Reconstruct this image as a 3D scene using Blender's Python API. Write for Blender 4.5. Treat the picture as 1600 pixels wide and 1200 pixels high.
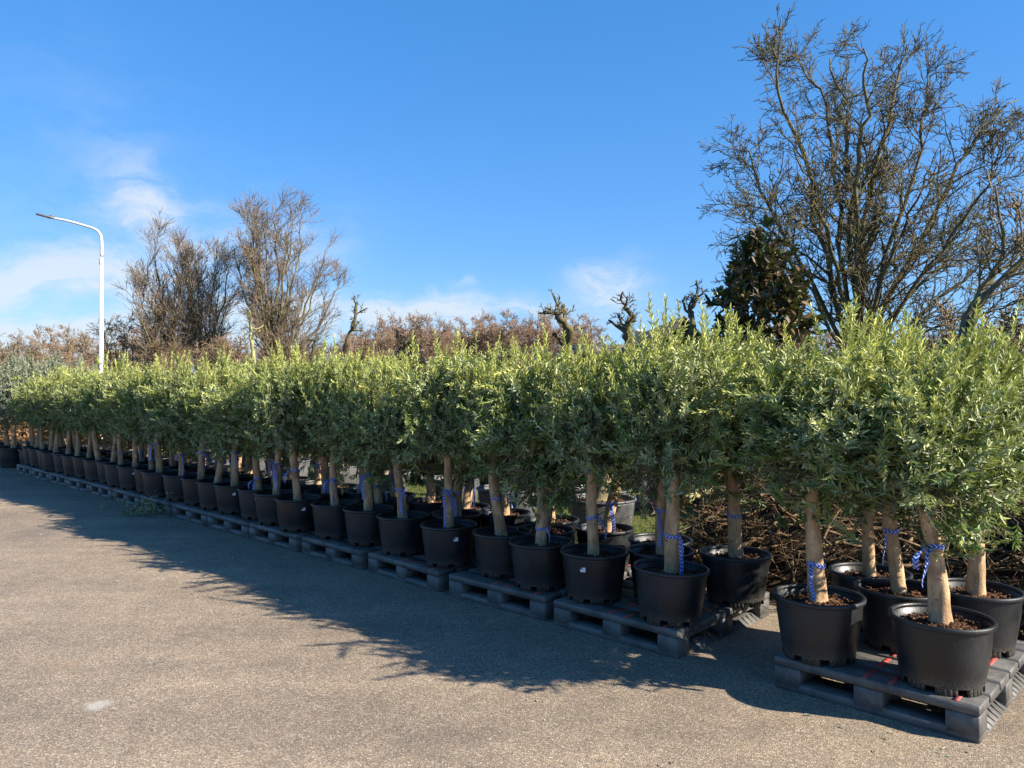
import bpy, math, random
import numpy as np
R = math.radians
for o in list(bpy.data.objects): bpy.data.objects.remove(o)
sc = bpy.context.scene
COL = sc.collection
rng = np.random.default_rng(7)
random.seed(7)

# ------------------------------------------------------------------ camera
H, F, HOR = 1.6, 1200.0, 605.0
cam = bpy.data.objects.new('camera', bpy.data.cameras.new('camera'))
COL.objects.link(cam)
cam.location = (0, 0, H)
cam.rotation_euler = (math.pi/2 + 5/F, 0, 0)
cam.data.sensor_width = 36; cam.data.lens = F/1600*36
cam.data.clip_start = 0.05; cam.data.clip_end = 3000
sc.camera = cam

# ------------------------------------------------------------------ light
SUN_AZ, SUN_EL = -22.5, 32.0           # degrees from +X (negative: towards the camera side), elevation
SKY_STRENGTH, SUN_STRENGTH, EXPOSURE = 0.10, 4.9, 1.34
sun = bpy.data.objects.new('sun', bpy.data.lights.new('sun', 'SUN'))
COL.objects.link(sun)
sun.data.energy = SUN_STRENGTH; sun.data.angle = R(0.53); sun.data.color = (1.0, 0.91, 0.77)
sd = np.array([math.cos(R(SUN_EL))*math.cos(R(SUN_AZ)), math.cos(R(SUN_EL))*math.sin(R(SUN_AZ)), math.sin(R(SUN_EL))])
from mathutils import Vector
sun.rotation_euler = Vector(tuple(sd)).to_track_quat('Z', 'Y').to_euler()
sun.location = (6, -4, 9)
vs = sc.view_settings
vs.view_transform = 'Standard'; vs.look = 'None'; vs.gamma = 1; vs.exposure = EXPOSURE
vs.use_curve_mapping = False
sc.cycles.max_bounces = 8
sc.cycles.use_denoising = True

# ------------------------------------------------------------------ node helper
class NT:
    def __init__(s, tree): s.t = tree; s.t.nodes.clear()
    def n(s, kind, ins=None, **kw):
        nd = s.t.nodes.new(kind)
        for k, v in kw.items(): setattr(nd, k, v)
        for k, v in (ins or {}).items():
            sock = nd.inputs[k]
            if isinstance(v, bpy.types.NodeSocket): s.t.links.new(v, sock)
            else: sock.default_value = v
        return nd
    def math(s, op, a, b=0.0, c=None):
        d = {0: a, 1: b}
        if c is not None: d[2] = c
        return s.n('ShaderNodeMath', d, operation=op).outputs[0]
    def mix(s, fac, a, b, blend='MIX'):
        nd = s.n('ShaderNodeMix', data_type='RGBA', blend_type=blend, clamp_result=False)
        for i, v in ((0, fac), (6, a), (7, b)):
            if isinstance(v, bpy.types.NodeSocket): s.t.links.new(v, nd.inputs[i])
            else: nd.inputs[i].default_value = v if i == 0 else tuple(v) + ((1,) if len(v) == 3 else ())
        return nd.outputs[2]
    def ramp(s, fac, a, b, lo=0.0, hi=1.0):
        return s.n('ShaderNodeMapRange', {0: fac, 1: a, 2: b, 3: lo, 4: hi}, interpolation_type='SMOOTHSTEP').outputs[0]
    def noise(s, vec, scale, detail=4, rough=0.55, dist=0.0):
        return s.n('ShaderNodeTexNoise', {'Vector': vec, 'Scale': scale, 'Detail': detail, 'Roughness': rough, 'Distortion': dist}).outputs[0]

# ------------------------------------------------------------------ world
w = bpy.data.worlds.new('World'); sc.world = w; w.use_nodes = True
k = NT(w.node_tree)
sky = k.n('ShaderNodeTexSky', sky_type='NISHITA', sun_disc=False, sun_elevation=R(SUN_EL), sun_rotation=R(90 - SUN_AZ),
          altitude=0.0, air_density=1.0, dust_density=0.3, ozone_density=2.5)
co = k.n('ShaderNodeTexCoord').outputs['Generated']
dirn = k.n('ShaderNodeVectorMath', {0: co}, operation='NORMALIZE').outputs[0]
warp = k.n('ShaderNodeTexNoise', {'Vector': dirn, 'Scale': 9.0, 'Detail': 5.0, 'Roughness': 0.6}).outputs[1]
wv = k.n('ShaderNodeVectorMath', {0: warp, 1: (0.5, 0.5, 0.5)}, operation='SUBTRACT').outputs[0]
wv = k.n('ShaderNodeVectorMath', {0: wv, 'Scale': 0.07}, operation='SCALE').outputs[0]
dw = k.n('ShaderNodeVectorMath', {0: dirn, 1: wv}, operation='ADD').outputs[0]
mp = k.n('ShaderNodeMapping', {'Vector': dw, 'Rotation': (0, R(20), 0), 'Scale': (5, 5, 16)}).outputs[0]
wisp = k.noise(mp, 1.6, 7, 0.62, 0.3)
wisp = k.ramp(wisp, 0.34, 0.72)
def pdir(u, v):
    d = np.array([(u-800)/F, 1, (HOR-v)/F]); return d/np.linalg.norm(d)
total = None
for (u, v, ax, az, rot, amp) in [(30, 458, .19, .058, 16, .72), (-40, 510, .30, .05, 0, .8), (222, 312, .055, .030, -50, .42), (250, 335, .05, .028, -50, .3), (430, 395, .09, .05, 0, .3),
                                 (600, 500, .17, .028, 0, .7), (720, 487, .10, .020, 0, .6), (962, 446, .040, .020, 0, 1.5), (732, 441, .014, .004, 0, .25),
                                 (940, 490, .09, .014, 0, .2), (125, 205, .10, .08, -40, .08)]:
    c = pdir(u, v)
    df = k.n('ShaderNodeVectorMath', {0: dw, 1: tuple(c)}, operation='SUBTRACT').outputs[0]
    right = np.cross(c, [0, 0, 1]); right /= np.linalg.norm(right); up = np.cross(right, c)
    a = R(rot); e1 = right*math.cos(a) + up*math.sin(a); e2 = -right*math.sin(a) + up*math.cos(a)
    x = k.n('ShaderNodeVectorMath', {0: df, 1: tuple(e1/ax)}, operation='DOT_PRODUCT').outputs['Value']
    y = k.n('ShaderNodeVectorMath', {0: df, 1: tuple(e2/az)}, operation='DOT_PRODUCT').outputs['Value']
    z = k.n('ShaderNodeVectorMath', {0: df, 1: tuple(c*2)}, operation='DOT_PRODUCT').outputs['Value']
    r2 = k.math('ADD', k.math('ADD', k.math('MULTIPLY', x, x), k.math('MULTIPLY', y, y)), k.math('MULTIPLY', z, z))
    g = k.math('MULTIPLY', k.math('POWER', 2.718, k.math('MULTIPLY', r2, -0.9)), amp)
    total = g if total is None else k.math('ADD', total, g)
cl = k.math('MULTIPLY', total, k.math('ADD', k.math('MULTIPLY', wisp, 1.15), 0.18))
cl = k.math('MINIMUM', cl, 0.78)
hsv = k.n('ShaderNodeHueSaturation', {'Color': sky.outputs[0], 'Saturation': 1.38, 'Value': 1.0, 'Hue': 0.5}).outputs[0]
gm = k.n('ShaderNodeGamma', {'Color': hsv, 'Gamma': 0.55}).outputs[0]
gm = k.mix(1.0, gm, (.70, 1.09, 1.66), 'MULTIPLY')
skyc = k.mix(cl, gm, (3.25, 3.5, 3.7))
bg = k.n('ShaderNodeBackground', {'Color': skyc, 'Strength': SKY_STRENGTH})
k.n('ShaderNodeOutputWorld', {'Surface': bg.outputs[0]})

# ------------------------------------------------------------------ materials
def mat(name, fn):
    m = bpy.data.materials.new(name); m.use_nodes = True
    k = NT(m.node_tree); sh = fn(k)
    k.n('ShaderNodeOutputMaterial', {'Surface': sh}); return m
def princ(k, col, rough=0.7, bump=None, bstr=0.3, bdist=0.01, spec=0.4, **kw):
    ins = {'Base Color': col if isinstance(col, bpy.types.NodeSocket) else tuple(col) + (1,), 'Roughness': rough, 'Specular IOR Level': spec}
    ins.update(kw)
    if bump is not None:
        ins['Normal'] = k.n('ShaderNodeBump', {'Height': bump, 'Strength': bstr, 'Distance': bdist}).outputs[0]
    return k.n('ShaderNodeBsdfPrincipled', ins).outputs[0]
def obco(k): return k.n('ShaderNodeTexCoord').outputs['Object']
def worldco(k): return k.n('ShaderNodeNewGeometry').outputs['Position']
def orand(k): return k.n('ShaderNodeObjectInfo').outputs['Random']

ROWA = math.atan2(.692, -.7215)
def f_asphalt(k):
    p = worldco(k)
    v1 = k.n('ShaderNodeTexVoronoi', {'Vector': p, 'Scale': 135.0, 'Randomness': 1.0}, voronoi_dimensions='3D')
    v2 = k.n('ShaderNodeTexVoronoi', {'Vector': p, 'Scale': 300.0}, voronoi_dimensions='3D')
    rgb = k.n('ShaderNodeSeparateColor', {0: v1.outputs['Color']})
    r, g = rgb.outputs[0], rgb.outputs[1]
    c = k.mix(k.ramp(r, 0.1, 0.95), (0.225, 0.175, 0.124), (0.43, 0.345, 0.243))
    c = k.mix(k.ramp(r, 0.92, 0.98, 0, 0.6), c, (0.66, 0.60, 0.51))
    c = k.mix(k.ramp(g, 0.88, 0.95, 0, 0.55), c, (0.06, 0.055, 0.05))
    c = k.mix(k.ramp(g, 0.12, 0.04, 0, 0.5), c, (0.30, 0.19, 0.11))
    gap = k.ramp(v1.outputs['Distance'], 0.45, 0.8)
    c = k.mix(k.math('MULTIPLY', gap, 0.6), c, (0.12, 0.10, 0.08))
    fine = k.n('ShaderNodeSeparateColor', {0: v2.outputs['Color']}).outputs[0]
    c = k.mix(k.ramp(fine, 0.0, 1.0, 0.0, 0.28), c, (0.12, 0.105, 0.09))
    big = k.noise(p, 0.9, 5, 0.6)
    mid = k.noise(p, 5.5, 4, 0.65)
    c = k.mix(1.0, c, k.mix(k.ramp(big, 0.3, 0.72), (0.86, 0.85, 0.85), (1.10, 1.08, 1.05)), 'MULTIPLY')
    c = k.mix(1.0, c, k.mix(k.ramp(mid, 0.3, 0.7), (0.88, 0.89, 0.90), (1.08, 1.07, 1.06)), 'MULTIPLY')
    for (x, y, rr, col, amt) in [(-2.08, 3.86, .085, (.60, .56, .49), .5), (-.9, 5.2, .12, (.16, .13, .10), .3), (.35, 3.75, .09, (.15, .125, .10), .35), (-3.4, 5.6, .2, (.17, .14, .11), .3), (-2.55, 4.4, .10, (.30, .20, .13), .4), (1.55, 3.0, .22, (.10, .085, .07), .3), (-.3, 3.45, .3, (.09, .08, .07), .22), (-5.2, 8.4, .5, (.10, .09, .08), .35)]:
        d = k.n('ShaderNodeVectorMath', {0: p, 1: (x, y, 0)}, operation='DISTANCE').outputs['Value']
        d = k.math('ADD', d, k.math('MULTIPLY', k.math('SUBTRACT', k.noise(p, 9, 4, .7), .5), rr*1.6))
        c = k.mix(k.math('MULTIPLY', k.ramp(d, rr, rr*.3), amt), c, col)
    # worn lanes along the direction of travel, fine cracks, damp-looking darker patches
    lane = k.n('ShaderNodeMapping', {'Vector': p, 'Rotation': (0, 0, -ROWA), 'Scale': (.06, 1.1, 1)}).outputs[0]
    c = k.mix(1.0, c, k.mix(k.ramp(k.noise(lane, 1.5, 3, .6), .35, .68), (.87, .87, .88), (1.06, 1.05, 1.04)), 'MULTIPLY')
    cw = k.n('ShaderNodeVectorMath', {0: p, 1: k.n('ShaderNodeVectorMath', {0: k.n('ShaderNodeTexNoise', {'Vector': p, 'Scale': 2.5, 'Detail': 5.0}).outputs[1], 'Scale': .5}, operation='SCALE').outputs[0]}, operation='ADD').outputs[0]
    ck = k.n('ShaderNodeTexVoronoi', {'Vector': cw, 'Scale': .33}, feature='DISTANCE_TO_EDGE').outputs['Distance']
    crack = k.math('MULTIPLY', k.ramp(ck, .0035, .0012), k.ramp(k.noise(p, .8, 3), .5, .6))
    c = k.mix(k.math('MULTIPLY', crack, .22), c, (.06, .052, .045))
    h = k.math('SUBTRACT', k.math('MULTIPLY', r, 0.5), v1.outputs['Distance'])
    return princ(k, c, 0.72, h, 0.6, 0.004, 0.25)
M = {}
M['asphalt'] = mat('asphalt', f_asphalt)

def f_soilground(k):
    p = worldco(k)
    n1 = k.noise(p, 2.2, 6, .65); n2 = k.noise(p, 30, 5, .7)
    c = k.mix(k.ramp(n2, .35, .7), (.035, .024, .015), (.12, .085, .052))
    g = k.mix(k.ramp(n2, .3, .7), (.05, .068, .016), (.12, .13, .035))
    d = k.n('ShaderNodeVectorMath', {0: p, 1: (.692, .7215, 0)}, operation='DOT_PRODUCT').outputs['Value']
    d = k.math('ADD', d, k.math('MULTIPLY', n1, 1.2))
    c = k.mix(k.ramp(d, 6.4, 7.0), c, g)
    c = k.mix(k.ramp(k.noise(p, 1.1, 4), .56, .66, 0, .8), c, (.085, .062, .04))
    return princ(k, c, 0.95, n2, .6, .03, .2)
M['ground'] = mat('ground', f_soilground)
M['litter'] = mat('shade dark leaf litter', lambda k: princ(k, k.mix(k.ramp(k.noise(worldco(k), 28, 5, .7), .35, .7), (.022, .014, .009), (.075, .048, .028)), .95, k.noise(worldco(k), 28, 5, .7), .8, .04, .15))  # litter tone kept dark for the shade between the branches

def leafmat(name, upper, young_lit, under, rough=.38, trans=.24):
    def fn(k):
        at = k.n('ShaderNodeAttribute', attribute_name='tint')
        s = k.n('ShaderNodeSeparateColor', {0: at.outputs['Color']})
        c = k.mix(s.outputs[0], upper, young_lit)
        c = k.mix(1.0, c, k.mix(s.outputs[1], (.55, .58, .6), (1.4, 1.35, 1.25)), 'MULTIPLY')
        bf = k.n('ShaderNodeNewGeometry').outputs['Backfacing']
        u = k.mix(s.outputs[1], [x*.75 for x in under], [x*1.2 for x in under])
        u = k.mix(k.math('MULTIPLY', s.outputs[0], .5), u, young_lit)
        c2 = k.mix(bf, c, u)
        rg = k.math('ADD', k.math('MULTIPLY', bf, .25), rough)
        p = k.n('ShaderNodeBsdfPrincipled', {'Base Color': c2, 'Roughness': rg, 'Specular IOR Level': .45})
        t = k.n('ShaderNodeBsdfTranslucent', {'Color': k.mix(.5, c, (.26, .30, .05))})
        return k.n('ShaderNodeMixShader', {0: trans, 1: p.outputs[0], 2: t.outputs[0]}).outputs[0]
    return mat(name, fn)
M['olive'] = leafmat('olive leaf', (.074, .150, .032), (.64, .65, .17), (.41, .46, .25))
M['olive_grey'] = leafmat('grey olive leaf', (.15, .18, .12), (.32, .35, .22), (.36, .39, .30), .55)
M['magnolia'] = leafmat('magnolia leaf', (.040, .080, .025), (.26, .15, .05), (.12, .078, .035), .3, .08)
M['beech'] = leafmat('brown hedge leaf', (.16, .075, .03), (.36, .20, .10), (.28, .15, .08), .6, .25)
M['dark_leaf'] = leafmat('dark shrub leaf', (.03, .04, .018), (.13, .11, .04), (.07, .06, .03), .5, .1)

def f_bark(k, a=(.30, .185, .10), b=(.57, .385, .215), moss=0.0):
    p = obco(k)
    off = k.n('ShaderNodeVectorMath', {0: p, 1: k.n('ShaderNodeCombineXYZ', {0: k.math('MULTIPLY', orand(k), 7)}).outputs[0]}, operation='ADD').outputs[0]
    mp = k.n('ShaderNodeMapping', {'Vector': off, 'Scale': (1, 1, .35)}).outputs[0]
    n1 = k.noise(mp, 22, 6, .62, .4); n2 = k.noise(off, 7, 3, .5); n3 = k.noise(off, 90, 3, .6)
    c = k.mix(k.ramp(n1, .3, .68), a, b)
    c = k.mix(k.ramp(n2, .5, .72, 0, .6), c, [x*.62 for x in a])
    c = k.mix(k.ramp(k.noise(off, 38, 2), .66, .72, 0, .75), c, (.06, .04, .028))
    c = k.mix(k.ramp(k.noise(k.n('ShaderNodeMapping', {'Vector': off, 'Scale': (1, 1, .12)}).outputs[0], 60, 4, .7), .58, .66, 0, .55), c, [x*.5 for x in a])
    if moss: c = k.mix(k.ramp(k.noise(off, 3.2, 5, .7), .42, .6, 0, moss), c, (.16, .16, .045))
    return princ(k, c, .8, k.math('ADD', n1, k.math('MULTIPLY', n3, .5)), .5, .012, .25)
M['olive_bark'] = mat('olive bark', f_bark)
M['pale_bark'] = mat('pale bark', lambda k: f_bark(k, (.24, .19, .12), (.46, .38, .24), .35))
M['tree_bark'] = mat('grey tree bark', lambda k: f_bark(k, (.072, .058, .040), (.155, .125, .082), .65))
M['twig'] = mat('brown twig', lambda k: f_bark(k, (.13, .09, .055), (.24, .165, .10), .35))
M['grey_twig'] = mat('grey brown twig', lambda k: f_bark(k, (.072, .056, .035), (.15, .115, .068), .5))
M['far_twig'] = mat('pale brown twig', lambda k: f_bark(k, (.15, .11, .08), (.27, .20, .145), .2))
M['red_twig'] = mat('reddish twig', lambda k: f_bark(k, (.22, .14, .095), (.37, .25, .17)))
M['orange_twig'] = mat('orange brown twig', lambda k: f_bark(k, (.19, .13, .08), (.32, .225, .14)))
M['olive_twig'] = mat('grey green twig', lambda k: f_bark(k, (.12, .115, .075), (.24, .22, .14)))
M['brush'] = mat('cut brushwood', lambda k: f_bark(k, (.05, .031, .017), (.22, .14, .07)))
M['gnarled_bark'] = mat('gnarled bark', lambda k: f_bark(k, (.045, .032, .020), (.13, .095, .055), .4))
M['cutwood'] = mat('fresh cut wood', lambda k: princ(k, k.mix(k.ramp(k.noise(obco(k), 40, 3), .3, .7), (.42, .24, .10), (.58, .38, .18)), .8))
M['lime_bark'] = mat('yellow green bark', lambda k: f_bark(k, (.22, .20, .08), (.38, .34, .15)))

def f_pot(k, base=(.0075, .0085, .0098)):
    p = obco(k)
    off = k.n('ShaderNodeVectorMath', {0: p, 1: k.n('ShaderNodeCombineXYZ', {0: k.math('MULTIPLY', orand(k), 9), 1: k.math('MULTIPLY', orand(k), 5)}).outputs[0]}, operation='ADD').outputs[0]
    big = k.noise(off, 5, 5, .65); st = k.noise(k.n('ShaderNodeMapping', {'Vector': off, 'Scale': (1, 1, .22)}).outputs[0], 46, 4, .7)
    spk = k.noise(off, 130, 2, .6)
    c = k.mix(k.ramp(big, .38, .7), base, [x*2.1 for x in base])
    c = k.mix(k.ramp(st, .62, .78, 0, .42), c, (.085, .082, .076))
    c = k.mix(k.ramp(k.noise(off, 11, 6, .75, .8), .60, .74, 0, .3), c, (.075, .072, .067))
    z = k.n('ShaderNodeSeparateXYZ', {0: p}).outputs[2]
    mud = k.math('MULTIPLY', k.ramp(k.math('ADD', z, k.math('MULTIPLY', big, .10)), .15, .05), .8)
    c = k.mix(k.math('MULTIPLY', mud, k.ramp(spk, .35, .62)), c, (.10, .088, .07))
    c = k.mix(k.ramp(spk, .70, .76, 0, .5), c, (.2, .19, .17))
    return princ(k, c, k.ramp(big, .3, .7, .36, .56), k.math('ADD', k.math('MULTIPLY', big, 2.), st), .25, .006, .5)
M['pot'] = mat('black pot plastic', f_pot)
M['grey_pot'] = mat('grey weathered pot plastic', lambda k: f_pot(k, (.06, .062, .064)))
def f_soil(k):
    p = worldco(k)
    v = k.n('ShaderNodeTexVoronoi', {'Vector': p, 'Scale': 70.0}); v3 = k.n('ShaderNodeSeparateColor', {0: v.outputs['Color']}).outputs[0]
    n = k.noise(p, 25, 5, .7)
    c = k.mix(k.ramp(n, .3, .7), (.030, .016, .010), (.13, .062, .034))
    c = k.mix(k.ramp(v3, .8, .95, 0, .7), c, (.24, .13, .075))
    c = k.mix(k.ramp(v3, .2, .05, 0, .7), c, (.02, .012, .009))
    return princ(k, c, .95, k.math('SUBTRACT', n, v.outputs['Distance']), .9, .015, .15)
M['soil'] = mat('bark mulch soil', f_soil)
def f_pallet(k):
    p = worldco(k); n = k.noise(p, 7, 5, .65); n2 = k.noise(p, 45, 4, .7)
    c = k.mix(k.ramp(n, .3, .7), (.056, .055, .052), (.125, .121, .112))
    c = k.mix(k.ramp(n2, .55, .75, 0, .5), c, (.20, .19, .175))
    c = k.mix(k.ramp(n2, .42, .3, 0, .5), c, (.05, .052, .055))
    return princ(k, c, .55, n2, .25, .004, .4)
M['pallet'] = mat('grey recycled plastic', f_pallet)
M['red'] = mat('red grip strip', lambda k: princ(k, k.mix(k.ramp(k.noise(worldco(k), 40, 4, .7), .35, .7), (.42, .035, .03), (.30, .10, .085)), .6))
def f_chev(k):
    uv = k.n('ShaderNodeSeparateXYZ', {0: k.n('ShaderNodeTexCoord').outputs['UV']})
    ux, uy = uv.outputs[0], uv.outputs[1]
    a = k.math('ABSOLUTE', k.math('SUBTRACT', ux, .5))
    t = k.math('FRACT', k.math('ADD', k.math('MULTIPLY', uy, 1.25), k.math('MULTIPLY', a, 1.5)))
    s = k.math('GREATER_THAN', t, .74)
    c = k.mix(s, (.010, .06, .42), (.62, .67, .72))
    b = princ(k, c, .35, spec=.5)
    t2 = k.n('ShaderNodeBsdfTranslucent', {'Color': c}).outputs[0]
    return k.n('ShaderNodeMixShader', {0: .2, 1: b, 2: t2}).outputs[0]
M['chevron'] = mat('blue and white chevron tape', f_chev)
def f_sticker(k):
    uv = k.n('ShaderNodeSeparateXYZ', {0: k.n('ShaderNodeTexCoord').outputs['UV']})
    ux, uy = uv.outputs[0], uv.outputs[1]
    dark = k.math('MULTIPLY', k.math('LESS_THAN', ux, .42), k.math('GREATER_THAN', uy, .55))
    bars = k.math('MULTIPLY', k.math('GREATER_THAN', k.math('FRACT', k.math('MULTIPLY', uy, 6)), .62), k.math('MULTIPLY', k.math('GREATER_THAN', ux, .12), k.math('LESS_THAN', ux, .88)))
    c = k.mix(k.math('MAXIMUM', dark, k.math('MULTIPLY', bars, .45)), (.78, .79, .82), (.10, .11, .16))
    return princ(k, c, .4)
M['sticker'] = mat('white printed sticker', f_sticker)
M['steel'] = mat('white painted steel', lambda k: princ(k, k.mix(k.ramp(k.noise(obco(k), 6, 4), .35, .7), (.62, .63, .64), (.74, .75, .76)), .4, Metallic=.15))
M['lamp_grey'] = mat('grey lamp casing', lambda k: princ(k, (.20, .21, .22), .45, Metallic=.3))
M['lens'] = mat('lamp lens', lambda k: princ(k, (.5, .52, .52), .15, spec=.6))
M['roof'] = mat('brown roof tile', lambda k: princ(k, k.mix(k.ramp(k.noise(worldco(k), 3, 6, .7), .3, .7), (.11, .08, .06), (.20, .15, .115)), .85))
M['dark_wood'] = mat('dark stained boards', lambda k: princ(k, k.mix(k.ramp(k.noise(worldco(k), 5, 5), .3, .7), (.012, .011, .011), (.03, .027, .025)), .8))
M['brick_wall'] = mat('brown brickwork', lambda k: princ(k, k.mix(k.ramp(k.noise(worldco(k), 8, 5), .3, .7), (.16, .09, .06), (.25, .14, .09)), .9))
M['glass'] = mat('window glass', lambda k: princ(k, (.02, .025, .03), .06, spec=.7))
M['white'] = mat('white paint', lambda k: princ(k, (.7, .7, .68), .5))
M['yellow'] = mat('yellow board', lambda k: princ(k, (.6, .42, .04), .5))
M['grass'] = leafmat('grass blade', (.08, .14, .02), (.22, .25, .06), (.11, .17, .03), .6, .25)

# ------------------------------------------------------------------ mesh helpers
class Geo:
    def __init__(s): s.v = []; s.q = []; s.t = []; s.n = 0; s.col = []; s.uvq = []
    def add(s, v, q=None, t=None, col=None):
        v = np.asarray(v, float).reshape(-1, 3)
        if q is not None and len(q): s.q.append(np.asarray(q, int).reshape(-1, 4) + s.n)
        if t is not None and len(t): s.t.append(np.asarray(t, int).reshape(-1, 3) + s.n)
        s.v.append(v)
        s.col.append(np.broadcast_to(np.asarray(col if col is not None else (0, .5, 0), float), (len(v), 3)))
        s.n += len(v); return s
    def box(s, c, d, bev=0.0, rotz=0.0):
        x, y, z = np.asarray(d, float)/2
        if bev:
            b = bev; P = []
            for sz, ins in ((-z, b), (-z+b, 0), (z-b, 0), (z, b)):
                xx, yy = x-ins, y-ins
                bb = b
                P += [(-xx+bb, -yy, sz), (xx-bb, -yy, sz), (xx, -yy+bb, sz), (xx, yy-bb, sz), (xx-bb, yy, sz), (-xx+bb, yy, sz), (-xx, yy-bb, sz), (-xx, -yy+bb, sz)]
            q = []
            for l in range(3):
                for i in range(8):
                    q.append((l*8+i, l*8+(i+1) % 8, l*8+8+(i+1) % 8, l*8+8+i))
            q += [(24, 25, 30, 31), (25, 26, 29, 30), (26, 27, 28, 29), (7, 6, 1, 0), (6, 5, 2, 1), (5, 4, 3, 2)]
        else:
            P = [(-x, -y, -z), (x, -y, -z), (x, y, -z), (-x, y, -z), (-x, -y, z), (x, -y, z), (x, y, z), (-x, y, z)]
            q = [(0, 3, 2, 1), (4, 5, 6, 7), (0, 1, 5, 4), (1, 2, 6, 5), (2, 3, 7, 6), (3, 0, 4, 7)]
        P = np.array(P)
        if rotz:
            ca, sa = math.cos(rotz), math.sin(rotz); P = np.c_[P[:, 0]*ca - P[:, 1]*sa, P[:, 0]*sa + P[:, 1]*ca, P[:, 2]]
        return s.add(P + np.asarray(c, float), q)
    def lathe(s, prof, seg=32, cap0=False, cap1=False, wob=None):
        prof = np.asarray(prof, float); m = len(prof)
        a = np.linspace(0, 2*math.pi, seg, endpoint=False)
        rr = prof[:, 0][:, None]*np.ones(seg)
        if wob is not None: rr = rr*(1 + wob(a)[None, :])
        v = np.stack([rr*np.cos(a), rr*np.sin(a), prof[:, 1][:, None]*np.ones(seg)], -1).reshape(-1, 3)
        i = np.arange(m-1)[:, None]*seg; j = np.arange(seg)[None, :]; j2 = (j+1) % seg
        q = np.stack([i+j, i+j2, i+seg+j2, i+seg+j], -1).reshape(-1, 4)
        t = []
        if cap0: v = np.vstack([v, [0, 0, prof[0, 1]]]); t += [(len(v)-1, (x+1) % seg, x) for x in range(seg)]
        if cap1: v = np.vstack([v, [0, 0, prof[-1, 1]]]); b = (m-1)*seg; t += [(len(v)-1, b+x, b+(x+1) % seg) for x in range(seg)]
        return s.add(v, q, t)
    def tubes(s, pts, rad, sides=4, cap=False, col=None):
        """pts (P,m,3), rad (P,m)"""
        pts = np.asarray(pts, float); rad = np.asarray(rad, float)
        if pts.ndim == 2: pts = pts[None]; rad = rad[None]
        P, m, _ = pts.shape
        if P == 0: return s
        tan = np.gradient(pts, axis=1); tan /= np.linalg.norm(tan, axis=2, keepdims=True) + 1e-9
        ref = np.where(np.abs(tan[:, :1, 2:3]) > .9, np.array([1., 0, 0]), np.array([0, 0, 1.]))
        ref = np.broadcast_to(ref, tan.shape)
        a1 = np.cross(tan, ref); a1 /= np.linalg.norm(a1, axis=2, keepdims=True) + 1e-9
        a2 = np.cross(tan, a1)
        th = np.linspace(0, 2*math.pi, sides, endpoint=False)
        ring = a1[:, :, None]*np.cos(th)[:, None] + a2[:, :, None]*np.sin(th)[:, None]
        v = (pts[:, :, None] + ring*rad[:, :, None, None]).reshape(-1, 3)
        p = np.arange(P)[:, None, None]*m*sides; i = np.arange(m-1)[None, :, None]*sides; j = np.arange(sides)[None, None, :]
        j2 = (j+1) % sides
        q = np.stack([p+i+j, p+i+sides+j, p+i+sides+j2, p+i+j2], -1).reshape(-1, 4)
        t = []
        if cap:
            for pp in range(P):
                for (b, fl) in ((pp*m*sides, 1), (pp*m*sides+(m-1)*sides, 0)):
                    for x in range(1, sides-1):
                        t.append((b, b+x, b+x+1) if fl else (b, b+x+1, b+x))
        return s.add(v, q, t, col)
    def mesh(s, name, m=None, smooth=False, tint=False, uv=None):
        me = bpy.data.meshes.new(name)
        v = np.vstack(s.v)
        q = np.vstack(s.q) if s.q else np.zeros((0, 4), int)
        t = np.vstack(s.t) if s.t else np.zeros((0, 3), int)
        me.vertices.add(len(v)); me.vertices.foreach_set('co', v.ravel())
        loops = np.concatenate([q.ravel(), t.ravel()]).astype(np.int32)
        me.loops.add(len(loops)); me.loops.foreach_set('vertex_index', loops)
        tot = np.concatenate([np.full(len(q), 4), np.full(len(t), 3)]).astype(np.int32)
        st = np.concatenate([[0], np.cumsum(tot)[:-1]]).astype(np.int32)
        me.polygons.add(len(tot)); me.polygons.foreach_set('loop_start', st); me.polygons.foreach_set('loop_total', tot)
        if smooth: me.polygons.foreach_set('use_smooth', np.ones(len(tot), bool))
        if tint:
            at = me.color_attributes.new('tint', 'FLOAT_COLOR', 'POINT')
            c = np.ones((len(v), 4)); c[:, :3] = np.vstack(s.col); at.data.foreach_set('color', c.ravel())
        if uv is not None:
            l = me.uv_layers.new(name='UVMap'); l.data.foreach_set('uv', np.asarray(uv, float)[loops].ravel())
        me.update(); me.validate()
        if m is not None: me.materials.append(m)
        return me
def link(name, me, parent=None, loc=(0, 0, 0), rz=0.0, kind=None):
    o = bpy.data.objects.new(name, me); COL.objects.link(o)
    if parent is not None: o.parent = parent
    o.location = loc; o.rotation_euler = (0, 0, rz)
    if kind: o['kind'] = kind
    return o
def tag(o, label, cat, group=None):
    o['label'] = label; o['category'] = cat
    if group: o['group'] = group
    return o
def thing(name, label, cat, loc, rz=0.0, group=None):
    return tag(link(name, None, None, loc, rz), label, cat, group)
def copy_tree(src, loc, rz=0.0, label=None, group=None):
    def cp(o, par):
        c = o.copy(); COL.objects.link(c)
        if par is not None: c.parent = par
        for ch in o.children: cp(ch, c)
        return c
    r = cp(src, None); r.location = loc; r.rotation_euler = (0, 0, rz)
    if label: r['label'] = label
    if group: r['group'] = group
    return r
def norm(a): return a/(np.linalg.norm(a, axis=-1, keepdims=True) + 1e-9)
NX, NY, DX, DY = .692, .7215, -.7215, .692        # row normal (away from the camera) and row direction (to the left, away)
ROWANG = math.atan2(DY, DX)
def rowp(s, n, z=0.0): return (s*DX + n*NX, s*DY + n*NY, z)
def at(u, v, Y): return np.array([(u-800)/F*Y, Y, H + (HOR-v)/F*Y])
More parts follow.
